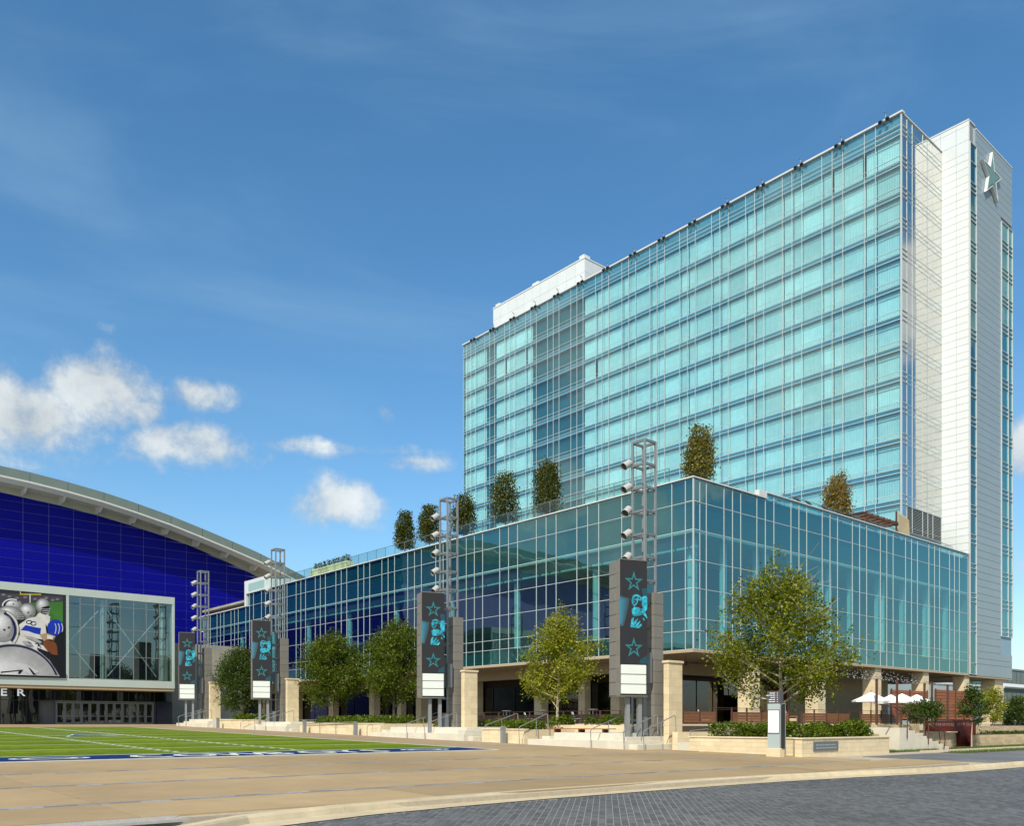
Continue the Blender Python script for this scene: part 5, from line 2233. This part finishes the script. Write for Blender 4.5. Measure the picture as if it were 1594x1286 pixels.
stair_rail('bent pipe handrail at the left of the nearest light tower board', 27.9, gz(27.9))
stair_rail('bent pipe handrail beside the nearest stone pier, left one of two', 25.9, gz(25.9))
stair_rail('bent pipe handrail beside the nearest stone pier, right one of two', 25.1, gz(25.1), 29.3, 31.5)
stair_rail('bent pipe handrail left of the second light tower posts', 42.8, gz(42.8))
stair_rail('bent pipe handrail in front of the second light tower posts', 41.0, gz(41))
stair_rail('bent pipe handrail beside the dark doorway right of the second pier', 37.6, gz(37.6), 30.6, 33.0)
stair_rail('bent pipe handrail left of the third light tower posts', 63.4, gz(63.4))
stair_rail('bent pipe handrail in front of the third light tower posts', 61.5, gz(61.5))
stair_rail('bent pipe handrail left of the farthest light tower posts, first of two', 79.2, gz(79.2))
stair_rail('bent pipe handrail left of the farthest light tower posts, second of two', 77.4, gz(77.4))
stair_rail('bent pipe handrail by the yellow green tree planter', 33.2, gz(33.2), 29.2, 31.2)
handrail('long low pipe rail along the sloping ramp under the leafy trees', [(29.6, 56.6, gz(56) - .1), (29.6, 56.6, gz(56) + .62), (29.6, 50.0, gz(50) + .85), (29.6, 50.0, gz(50))],
         [((29.6, 54.5, gz(54)), (29.6, 54.5, gz(54) + .72)), ((29.6, 52.3, gz(52)), (29.6, 52.3, gz(52) + .78))])
handrail('small bent pipe rail at the left of the second white steps', [(29.3, 47.8, gz(47)), (29.3, 47.8, gz(47) + .62), (29.3, 47.2, gz(47) + .72), (29.3, 47.1, gz(47))])
handrail('small bent pipe rail at the planter right of the third pier', [(29.4, 67.0, gz(67)), (29.4, 67.0, gz(67) + .5), (29.4, 65.6, gz(66) + .8), (29.4, 65.5, gz(66))])
handrail('pipe rail climbing the ramp beside the near planter', [(31.4, 24.2, .45), (31.4, 24.2, 1.28), (38.5, 24.2, 1.75), (38.5, 24.2, .8)],
         [((33.5, 24.2, .6), (33.5, 24.2, 1.42)), ((36.0, 24.2, .7), (36.0, 24.2, 1.58))])

# hedges
hedge('hedge in the near planter left of the kiosk', 31.5, 33.9, 19.6, 23.6, KZ - .05, .62, 5200, .11, 1)
hedge('hedge in the near planter right of the kiosk above the plaque', 31.6, 37.0, 18.6, 21.2, KZ - .05, .66, 7000, .11, 2)
hedge('hedge behind the wooden bench below the yellow green tree', 33.8, 35.2, 28.6, 36.6, gz(33) + .9, .55, 6000, .11, 3)
hedge('hedge in the stone planter right of the second light tower', 30.3, 32.6, 33.6, 36.6, gz(35) + .6, .5, 3200, .11, 4)
hedge('hedge below the two leafy trees in the long planter', 30.5, 33.5, 47.3, 57.4, gz(52) + .6, .6, 8000, .12, 5)
hedge('hedge below the dark tree near the arena', 30.5, 33.0, 65.4, 71.8, gz(68) + .6, .6, 4500, .13, 6)
hedge('hedge behind the second light tower steps', 33.6, 35.5, 38.0, 46.8, gz(42) + .62, .5, 5000, .12, 8)

# trees in the plaza planters
PE = [(0, .55), (.18, .9), (.36, 1.0), (.55, .80), (.75, .50), (.9, .26), (1, .10)]
PD = [(0, .45), (.18, .82), (.4, 1.0), (.62, .84), (.82, .5), (1, .12)]
PO = [(0, .5), (.2, .9), (.45, 1.0), (.7, .82), (.88, .5), (1, .15)]
tree('shade_tree', 'broad green shade tree with pale branches rising behind the kiosk', 'tree', (33.9, 21.2, KZ - .05), 8.85, 2.75, 3.15, PE, 9000, .125, M['leafA'], M['bark'], 21, .12, 'trees in the plaza planters', 22, 6)
tree('shade_tree', 'yellow green young tree with pale trunk behind the bench', 'tree', (34.0, 35.4, gz(34) + .85), 8.15, 2.7, 2.2, PD, 6800, .12, M['leafB'], M['bark'], 22, .10, 'trees in the plaza planters', 20, 5)
tree('shade_tree', 'leafy green tree directly left of the second light tower', 'tree', (33.6, 51.3, gz(51) + .55), 9.0, 3.0, 2.35, PO, 9500, .135, M['leafM'], M['barkdark'], 23, .12, 'trees in the plaza planters', 20, 5, clump=.34)
tree('shade_tree', 'leafy green tree directly right of the third stone pier', 'tree', (33.6, 59.8, gz(58) + .55), 8.7, 3.2, 2.75, PO, 10000, .14, M['leafM'], M['barkdark'], 24, .12, 'trees in the plaza planters', 20, 5, clump=.34)
tree('shade_tree', 'dark dense tree partly behind the third light tower board', 'tree', (33.6, 76.0, gz(70) + .55), 8.8, 3.0, 2.5, PO, 9500, .15, M['leafC'], M['barkdark'], 25, .12, 'trees in the plaza planters', 20, 5, clump=.36)

# roof trees
RTL = [(53.0, 78.8, 24.4, 20.2, 1.2, 'leafR', 'columnar roof tree standing farthest left on the podium edge'),
       (53.0, 74.3, 24.3, 20.2, 1.25, 'leafR', 'columnar roof tree just left of the second light tower top'),
       (53.0, 68.5, 24.25, 20.1, 1.3, 'leafR', 'olive columnar roof tree just right of the second light tower top'),
       (53.0, 62.2, 24.95, 20.2, 1.5, 'leafR', 'tall dark columnar roof tree left of another against the tower'),
       (53.0, 56.4, 24.85, 20.1, 1.35, 'leafR', 'tall dark columnar roof tree against the dark window bays'),
       (53.0, 39.95, 23.75, 19.4, 1.25, 'leafS', 'browned columnar roof tree at the podium corner'),
       (75.2, 41.2, 24.5, 20.2, 1.35, 'leafT', 'orange tinged roof tree on the street side of the podium roof')]
for i, (u, v, zt, z0, R, lm, lab) in enumerate(RTL):
    ficus('roof_tree', lab, (u, v, 18.6), zt, z0, R * 1.04, 5400, .18, M[lm], 100 + i, 'potted columnar trees on the podium roof')

# low planter with small shrubs on the roof
yb = empty('roof_planter', (52.6, 95, 18.6), 'pale yellow planter box of small shrubs on the far podium roof', 'planter')
MB().bbox(52.1, 53.1, 89.5, 98.3, 18.6, 20.55, .03).build('box', M['yellowbox'], yb)
rs = random.Random(8)
for i in range(8):
    v = 90.0 + i * 1.1
    pts = [((52.6 + rs.gauss(0, .16), v + rs.gauss(0, .16), 20.6 + rs.uniform(0, .75)), rs.uniform(.7, 1.2)) for _ in range(160)]
    V, F = leaf_cloud(pts, .16, rs)
    me = raw_mesh('shrub', [(x - 52.6, y - 95, z - 18.6) for x, y, z in V], F, M['leafC'])
    o = bpy.data.objects.new('shrub', me)
    COL.objects.link(o)
    o.parent = yb

# roof pergola and canvas screen
pg = empty('roof_pergola', (82, 41.2, 18.6), 'dark slatted timber pergola on the podium roof beside the tower corner', 'pergola')
for i in range(13):
    MB().box(78.6 + i * .58, 78.75 + i * .58, 40.2, 43.0, 21.25, 21.42).build('rafter', M['fencewood'] if i % 2 else M['darkwood'], pg)
for (u, v) in ((78.7, 40.3), (85.4, 40.3), (78.7, 42.8), (85.4, 42.8)):
    MB().box(u - .08, u + .08, v - .08, v + .08, 18.6, 21.1).build('post', M['rust'], pg)
MB().box(78.5, 86.0, 40.2, 40.36, 21.08, 21.25).box(78.5, 86.0, 42.8, 42.96, 21.08, 21.25).build('beam', M['rust'], pg)
cv = empty('canvas_screen', (86.2, 40.0, 18.6), 'tan canvas wind screen standing by the pergola on the roof', 'screen')
mb = MB()
mb.add([(84.75, 40.1, 19.9), (86.95, 40.0, 19.9), (87.1, 40.15, 21.9), (86.9, 40.3, 22.15), (84.95, 40.35, 22.45), (84.8, 40.15, 22.2)], [(0, 1, 2, 5), (5, 2, 3, 4)])
mb.build('cloth', M['canvas'], cv)
MB().box(86.97, 87.12, 40.2, 40.35, 18.6, 22.1).box(84.6, 84.72, 40.2, 40.35, 18.6, 22.4).build('post', M['rust'], cv)
# small black spotlights on the right podium roof edge
for i, u in enumerate((64.9, 66.6, 69.2, 71.6, 74.3, 77.2, 79.0)):
    b = empty('roof_spotlight', (u, PV + .3, 19.74), '%s small black spotlight from the left along the street side podium coping' % ORD[i], 'spotlight', 'spotlights on the podium coping')
    mb = MB()
    mb.add([(u - .3, PV + .1, 19.9), (u + .3, PV + .1, 19.9), (u + .38, PV + .5, 20.25), (u - .22, PV + .5, 20.25), (u - .3, PV + .14, 19.85), (u + .3, PV + .14, 19.85), (u + .38, PV + .54, 20.2), (u - .22, PV + .54, 20.2)],
           [(0, 1, 2, 3), (4, 7, 6, 5), (0, 4, 5, 1), (1, 5, 6, 2), (2, 6, 7, 3), (3, 7, 4, 0)])
    mb.build('lamp_head', M['black'], b)
    MB().box(u - .04, u + .04, PV + .28, PV + .36, 19.74, 20.0).build('stem', M['black'], b)

# ------------------------------------------------------------------ street side: fence, screens, sign, stairs, walls
fence = empty('terrace_fence', (60, 36.1, 1.58), 'brown wood panel fence with slim posts along the restaurant terrace edge', 'fence')
u = 44.2
i = 0
while u < 80:
    if not (66.0 < u < 67.6) and i % 5 != 3:
        for j in range(4):
            MB().box(u + .08, u + 1.72, 36.02, 36.06, 1.66 + j * .19, 1.66 + j * .19 + .175).build('fence_board', M['fencewood'], fence)
    MB().box(u - .045, u + .045, 36.0, 36.09, 1.56, 2.72).build('fence_post', M['rust'], fence)
    u += 1.8
    i += 1
MB().tube([(44.2, 36.04, 2.68), (80.2, 36.04, 2.68)], .018, 6).tube([(44.2, 36.04, 2.56), (80.2, 36.04, 2.56)], .01, 5).build('top_cable', M['rust'], fence)
v = 37.8
while v < 60:
    for j in range(4):
        MB().box(43.82, 43.86, v + .08, v + 1.72, 1.66 + j * .15, 1.66 + j * .15 + .135).build('fence_board', M['darkwood'], fence)
    MB().box(43.8, 43.89, v - .045, v + .045, 1.56, 2.5).build('fence_post', M['rust'], fence)
    v += 1.8
MB().tube([(43.84, 37.8, 2.48), (43.84, 60, 2.48)], .018, 6).build('top_cable', M['rust'], fence)
# tall red wood screens between the porch columns
for (a, b, z1, lab) in ((79.6, 87.0, 4.75, 'reddish slatted wood screen behind the white umbrellas'), (88.9, 98.2, 5.0, 'reddish slatted wood screen right of the white umbrellas')):
    s_ = empty('wood_screen', ((a + b) / 2, 38.4, 1.55), lab, 'screen', 'slatted wood screens on the terrace')
    n = 10
    for j in range(n):
        zz = 2.0 + (z1 - 2.0) * j / n
        MB().box(a, b, 38.35, 38.41, zz + .02, zz + (z1 - 2.0) / n - .02).build('slat', M['redwood'], s_)
    MB().box(a, b, 38.43, 38.45, 1.9, z1).build('backing', M['rust'], s_)
    for u in (a, (a + b) / 2, b):
        MB().box(u - .08, u + .08, 38.28, 38.348, 1.5, z1 + .1).build('post', M['rust'], s_)
# slim rust posts for the light strings
pts_posts = [(62.8, 33.2, 4.95), (66.2, 33.2, 5.0), (70.9, 33.2, 4.9), (72.3, 33.2, 5.0), (75.2, 33.2, 4.9)]
pts_posts = [(64.5, 32.2, 4.95), (67.8, 32.2, 5.0), (72.6, 32.2, 4.85), (74.0, 32.2, 5.05), (77.0, 32.2, 4.9)]
PSL = ['rust brown light string post before the leftmost umbrella', 'rust brown light string post between the umbrellas', 'rust brown light string post at the right edge of the umbrellas',
       'slim rust brown post left of the red wood screen centre', 'rust brown post in front of the right wood screen']
for (u, v, z1), lab in zip(pts_posts, PSL):
    o = empty('light_post', (u, v, 1.0), lab, 'post', 'rust posts for the light strings')
    MB().box(u - .07, u + .07, v - .07, v + .07, .8, z1).build('shaft', M['rust'], o)
    MB().box(u - .1, u + .1, v - .1, v + .1, z1, z1 + .04).build('cap', M['rust'], o)
# string lights
sg = empty('string_lights', (68, 35, 5.2), 'strings of small white bulbs hung from the soffit to the rust posts', 'string lights')
mbw, mbb = MB(), MB()
rl = random.Random(4)
for (u, v, z1) in pts_posts:
    for du in (-7, -3.5, 0, 3.5, 7):
        e = (u + du + rl.uniform(-.6, .6), 39.2, 6.6)
        pts = []
        for q in range(13):
            t = q / 12
            pts.append((u + (e[0] - u) * t, v + (e[1] - v) * t, z1 + (e[2] - z1) * t - .55 * 4 * t * (1 - t) * .5))
        mbw.tube(pts, .006, 4, False)
        for q in range(1, 12):
            x, y, z = pts[q]
            r_ = .026
            mbb.add([(x + r_, y, z), (x - r_, y, z), (x, y + r_, z), (x, y - r_, z), (x, y, z + r_), (x, y, z - r_ * 1.4)],
                    [(0, 2, 4), (2, 1, 4), (1, 3, 4), (3, 0, 4), (2, 0, 5), (1, 2, 5), (3, 1, 5), (0, 3, 5)])
mbw.build('wire', M['black'], sg)
mbb.build('bulbs', M['white'], sg, kind='stuff')
# umbrellas
UL = [(66.0, 33.4, 'leftmost white patio umbrella, apart from the three others'), (73.0, 35.2, 'small looking white umbrella half hidden behind the middle one'),
      (71.2, 33.4, 'middle white patio umbrella'), (74.3, 33.6, 'rightmost white patio umbrella by the red screen')]
um = None
for (u, v, lab) in UL:
    if um is None:
        um = empty('patio_umbrella', (0, 0, 0), lab, 'umbrella', 'white umbrellas on the terrace')
        mb = MB()
        R = 1.42
        zt, ze = 2.58, 1.90
        n = 8
        rim = [(R * cos(pi / 8 + 2 * pi * i / n), R * sin(pi / 8 + 2 * pi * i / n)) for i in range(n)]
        for i in range(n):
            a, b = rim[i], rim[(i + 1) % n]
            m0 = ((a[0] + b[0]) * .27, (a[1] + b[1]) * .27)
            pa_ = (a[0] * .55, a[1] * .55, ze + (zt - ze) * .42)
            pb_ = (b[0] * .55, b[1] * .55, ze + (zt - ze) * .42)
            mb.add([(0, 0, zt), pa_, pb_], [(0, 1, 2)])
            mb.quad(pa_, (a[0], a[1], ze), (b[0], b[1], ze), pb_)
            mb.quad((a[0], a[1], ze), (a[0], a[1], ze - .12), (b[0], b[1], ze - .12), (b[0], b[1], ze))
        mb.build('canopy', M['white'], um)
        MB().tube([(0, 0, -.2), (0, 0, 2.7)], .03, 8).build('pole', M['rust'], um)
        o = um
    else:
        o = copy_tree(um)
        o['label'] = lab
    o.location = (u, v, 1.50)
# terrace furniture
lc = None
LCL = [(50.6, 37.6, 'low lounge chair with beige cushions behind the fence left of the kiosk'), (56.5, 37.4, 'beige cushioned lounge chair behind the hedge right of the kiosk'),
       (58.0, 37.9, 'beige cushioned lounge chair nearest the porch column behind the hedge'), (61.5, 37.5, 'beige cushioned lounge chair left of the rust posts')]
for (u, v, lab) in LCL:
    if lc is None:
        lc = empty('lounge_chair', (0, 0, 0), lab, 'chair', 'lounge chairs on the terrace')
        MB().bbox(-.35, .35, -.35, .3, .25, .45, .04).build('seat_cushion', M['cushion'], lc)
        mb = MB()
        mb.add([(-.35, .25, .42), (.35, .25, .42), (.35, .48, 1.05), (-.35, .48, 1.05), (-.35, .38, .40), (.35, .38, .40), (.35, .60, 1.0), (-.35, .60, 1.0)],
               [(0, 1, 2, 3), (4, 7, 6, 5), (0, 4, 5, 1), (1, 5, 6, 2), (2, 6, 7, 3), (3, 7, 4, 0)])
        mb.build('back_cushion', M['cushion'], lc)
        for (x, y) in ((-.38, -.33), (.38, -.33), (-.38, .4), (.38, .4)):
            MB().box(x - .03, x + .03, y - .03, y + .03, 0, .6).build('leg', M['redwood'], lc)
        for x in (-.38, .38):
            MB().box(x - .04, x + .04, -.36, .45, .6, .64).build('arm', M['redwood'], lc)
        o = lc
    else:
        o = copy_tree(lc)
        o['label'] = lab
    o.location = (u, v, 1.55)
    o.rotation_euler = (0, 0, radians(20 + u * 7 % 40 - 20))
bt = None
for (u, v, lab) in ((45.5, 53.2, 'tall slim bar table behind the hedge, left one of three'), (45.8, 49.3, 'tall slim bar table behind the hedge, middle one of three'), (45.4, 43.6, 'tall slim bar table nearest the light tower board')):
    if bt is None:
        bt = empty('bar_table', (0, 0, 0), lab, 'table', 'bar tables on the terrace')
        MB().tube([(0, 0, 1.05), (0, 0, 1.09)], .38, 18).build('table_top', M['steel'], bt)
        for k in range(4):
            a = pi / 4 + k * pi / 2
            MB().tube([(cos(a) * .3, sin(a) * .3, 0), (cos(a) * .24, sin(a) * .24, 1.05)], .02, 6).build('leg', M['steel'], bt)
        o = bt
    else:
        o = copy_tree(bt)
        o['label'] = lab
    o.location = (u, v, 1.55)
wc_ = None
for (u, v, lab) in ((46.2, 51.3, 'white shell chair on the terrace left of the middle bar table'), (46.4, 46.2, 'white shell chair on the terrace between two bar tables')):
    if wc_ is None:
        wc_ = empty('shell_chair', (0, 0, 0), lab, 'chair', 'white chairs on the terrace')
        MB().bbox(-.24, .24, -.24, .24, .42, .47, .02).build('seat', M['white'], wc_)
        mb = MB()
        mb.add([(-.24, .2, .45), (.24, .2, .45), (.2, .36, .92), (-.2, .36, .92), (-.24, .24, .45), (.24, .24, .45), (.2, .40, .92), (-.2, .40, .92)],
               [(0, 1, 2, 3), (4, 7, 6, 5), (0, 4, 5, 1), (1, 5, 6, 2), (2, 6, 7, 3), (3, 7, 4, 0)])
        mb.build('backrest', M['white'], wc_)
        for (x, y) in ((-.2, -.2), (.2, -.2), (-.2, .2), (.2, .2)):
            MB().tube([(x, y, 0), (x * .9, y * .9, .43)], .014, 5).build('leg', M['steel'], wc_)
        o = wc_
    else:
        o = copy_tree(wc_)
        o['label'] = lab
    o.location = (u, v, 1.55)
    o.rotation_euler = (0, 0, radians(60))
# ceiling fans under the soffit
fa = None
for (u, v, lab) in ((53.2, 41.4, 'dark ceiling fan under the soffit near the podium corner'), (52.6, 52.6, 'dark ceiling fan under the soffit behind the yellow green tree')):
    if fa is None:
        fa = empty('ceiling_fan', (0, 0, 0), lab, 'fan', 'ceiling fans under the soffit')
        MB().tube([(0, 0, 0), (0, 0, -.55)], .03, 6).tube([(0, 0, -.45), (0, 0, -.75)], [.14, .10], 10).build('motor', M['rust'], fa)
        for k in range(3):
            a = k * 2 * pi / 3 - .35
            mb = MB()
            c, s_ = cos(a), sin(a)
            mb.add([(c * .1 - s_ * .05, s_ * .1 + c * .05, -.56), (c * 1.1 - s_ * .10, s_ * 1.1 + c * .10, -.48), (c * 1.1 + s_ * .10, s_ * 1.1 - c * .10, -.54), (c * .1 + s_ * .05, s_ * .1 - c * .05, -.60)], [(0, 1, 2, 3)])
            mb.build('blade', M['rust'], fa)
        o = fa
    else:
        o = copy_tree(fa)
        o['label'] = lab
    o.location = (u, v, 6.72)

# planting beds, walls and stairs towards the street
bedo = empty('planting_bed', (46, 27, .9), kind='structure')
mb = MB()
mb.box(37.41, 41.8, 20.6, 35.85, .1, .95)
mb.box(37.41, 39.7, 19.96, 20.59, .1, .95)
mb.box(51.4, 100, 19.4, 35.85, .1, 1.0)
mb.box(41.81, 51.39, 20.6, 35.85, .1, 1.1)
mb.build('bed_fill', M['soil'], bedo)
w1 = empty('retaining_wall', (38.3, 19.8, .3), 'low tan stone wall between the near planter and the street stairs', 'wall', 'low stone walls by the street')
blocks(w1, 'x', 37.42, 39.7, 19.7, 19.95, .25, 1.12, .17, .45, 91, M['brick'])
blocks(w1, 'x', 39.72, 45.2, 20.3, 20.55, .25, 1.55, .17, .5, 92, M['brick'])
w2 = empty('retaining_wall', (47, 20.1, .3), 'low tan stone wall under the bar of the red steel sign', 'wall', 'low stone walls by the street')
blocks(w2, 'x', 45.2, 50.4, 20.1, 20.35, .25, 1.12, .17, .5, 93, M['brick'])
w3 = empty('retaining_wall', (56, 19.3, .3), 'long two tiered tan brick wall right of the red steel sign', 'wall', 'low stone walls by the street')
blocks(w3, 'x', 49.4, 70, 19.15, 19.4, .25, .98, .145, .55, 94, M['brick'])
blocks(w3, 'x', 51.6, 78, 21.4, 21.65, .9, 1.46, .14, .55, 95, M['brick'])
ss = empty('street_stairs', (43, 20, .3), 'pale concrete stairs climbing from the street to the terrace', 'steps')
for i in range(8):
    MB().bbox(39.74 if i == 7 else 45.0 - (i + 1) * .62 + .002, 45.0 - i * .62, 18.75, 20.28, .2, .46 + i * .135, .01).build('step', M['step'], ss)
handrail('brown pipe handrail on the street stairs, left one', [(44.3, 18.7, .33), (44.45, 18.7, .8), (44.3, 18.7, 1.28), (39.6, 18.7, 2.35), (38.6, 18.7, 2.35)], [((42.6, 18.7, .6), (42.6, 18.7, 1.62)), ((40.4, 18.7, .9), (40.4, 18.7, 2.12))], M['rust'], .03, 'brown handrails on the street stairs')
handrail('brown pipe handrail on the street stairs, right one by the sign', [(46.2, 19.75, .33), (46.35, 19.75, .8), (46.2, 19.75, 1.25), (41.0, 19.75, 2.45), (39.8, 19.75, 2.5)], [((44.6, 19.75, .6), (44.6, 19.75, 1.6)), ((42.0, 19.75, .9), (42.0, 19.75, 2.2))], M['rust'], .03, 'brown handrails on the street stairs')
# red steel sign
sgn = empty('red_sign', (48, 19.95, .3), 'dark red steel restaurant sign shaped like an upside down L beside the stairs', 'sign')
mb = MB()
mb.prism([(45.0, 1.20), (49.05, 1.18), (49.05, .25), (51.1, .25), (51.1, 1.76), (45.0, 1.74)], 'xz', 19.85, 19.98)
mb.build('sign_plate', M['redsteel'], sgn)
x = 45.27
for ch in "NEIGHBORHOOD SERVICES":
    if ch != ' ':
        me = text_mesh(ch, .25, .012)
        me.materials.append(M['signtxt'])
        child('sign_letter', me, sgn, (x, 19.842, 1.46), (radians(90), 0, 0), (.95, 1, 1))
    x += .254
# small street trees
PB = [(0, .6), (.3, 1.0), (.6, .95), (.85, .6), (1, .2)]
tree('small_tree', 'small round dark tree in front of the street stairs', 'tree', (43.0, 19.1, gz(19)), 2.7, 1.72, .98, PB, 1700, .10, M['leafC'], M['bark'], 31, .045, 'small trees by the street', 13, 4)
tree('small_tree', 'small upright tree right of the red steel sign', 'tree', (47.6, 18.7, gz(18)), 3.65, 1.72, .72, [(0, .6), (.25, 1), (.5, .75), (.8, .4), (1, .1)], 1500, .10, M['leafC'], M['bark'], 32, .045, 'small trees by the street', 13, 4)
tree('small_tree', 'sparse yellowish sapling behind the upright tree by the sign', 'tree', (60.8, 22.6, 1.0), 4.0, 1.7, .75, PB, 1500, .11, M['leafB'], M['bark'], 33, .04, 'small trees by the street', 9, 3)
tree('small_tree', 'green tree at the far right edge above the brick wall', 'tree', (65.2, 22.6, 1.0), 3.45, 1.4, 1.1, PB, 2600, .11, M['leafC'], M['bark'], 34, .05, 'small trees by the street', 13, 4)
hedge('round bush on the corner of the near planter by the low wall', 36.2, 37.0, 18.7, 19.6, KZ - .05, .75, 1500, .11, 9)
hedge('thin row of ground cover between the two brick tiers', 51.8, 66, 19.6, 20.4, .98, .16, 3000, .09, 10, M['leafC'])


def grass_blades():
    rnd = random.Random(77)
    verts, faces = [], []
    areas = [(37.6, 43.5, 18.55, 19.6, 4000), (45.6, 60, 18.55, 19.1, 5200), (40.5, 60, 16.2, 17.1, 5200)]
    for (a, b, c, d, n) in areas:
        for _ in range(n):
            x, y = rnd.uniform(a, b), rnd.uniform(c, d)
            h = rnd.uniform(.05, .13)
            t = rnd.uniform(0, 6.28)
            w = .012
            z = gz(y) - .01
            k = len(verts)
            verts.extend([(x - cos(t) * w, y - sin(t) * w, z), (x + cos(t) * w, y + sin(t) * w, z), (x + rnd.gauss(0, .03), y + rnd.gauss(0, .03), z + h)])
            faces.append((k, k + 1, k + 2))
    me = raw_mesh('lawn_grass', verts, faces, M['grass'])
    o = bpy.data.objects.new('lawn_grass', me)
    COL.objects.link(o)
    tag(o, 'strips of short green grass by the street footpath and walls', 'grass', kind='stuff')


grass_blades()
mb = MB()
mb.slope(37.42, 70, 18.5, 19.75, -.01, .2)
mb.slope(40.2, 70, 16.15, 17.15, .004, .2)
o = mb.build('lawn', M['soil'], kind='structure')

# far buildings on the right
bw = empty('far_wall', (190, 80, 1), 'pale grey green wall seen far behind the porch columns', 'wall')
MB().box(150, 222, 80, 81, -2, 9.9).build('wall_face', M['bgwall'], bw)
MB().box(150, 222, 79.8, 81, 9.9, 10.3).build('wall_cap', M['coping'], bw)
fb = empty('far_building', (250, 85, 1), 'far dark glass building with a white entrance canopy at the right edge', 'building')
MB().box(222.5, 330, 84, 110, -2, 14.9).build('glass_mass', M['spandrel'], fb)
for i in range(16):
    for (z0, z1) in ((1.5, 5.5), (5.8, 9.3), (11.4, 14.6)):
        MB().box(223 + i * 3, 225.8 + i * 3, 83.9, 83.98, z0, z1).build('window', M['dark_glass'], fb)
MB().box(222, 330, 80, 84, 10.35, 11.1).build('canopy', M['carpaint_w'], fb)
MB().box(222.3, 330, 83.7, 110, 14.9, 15.3).build('roof_edge', M['darksteel'], fb)
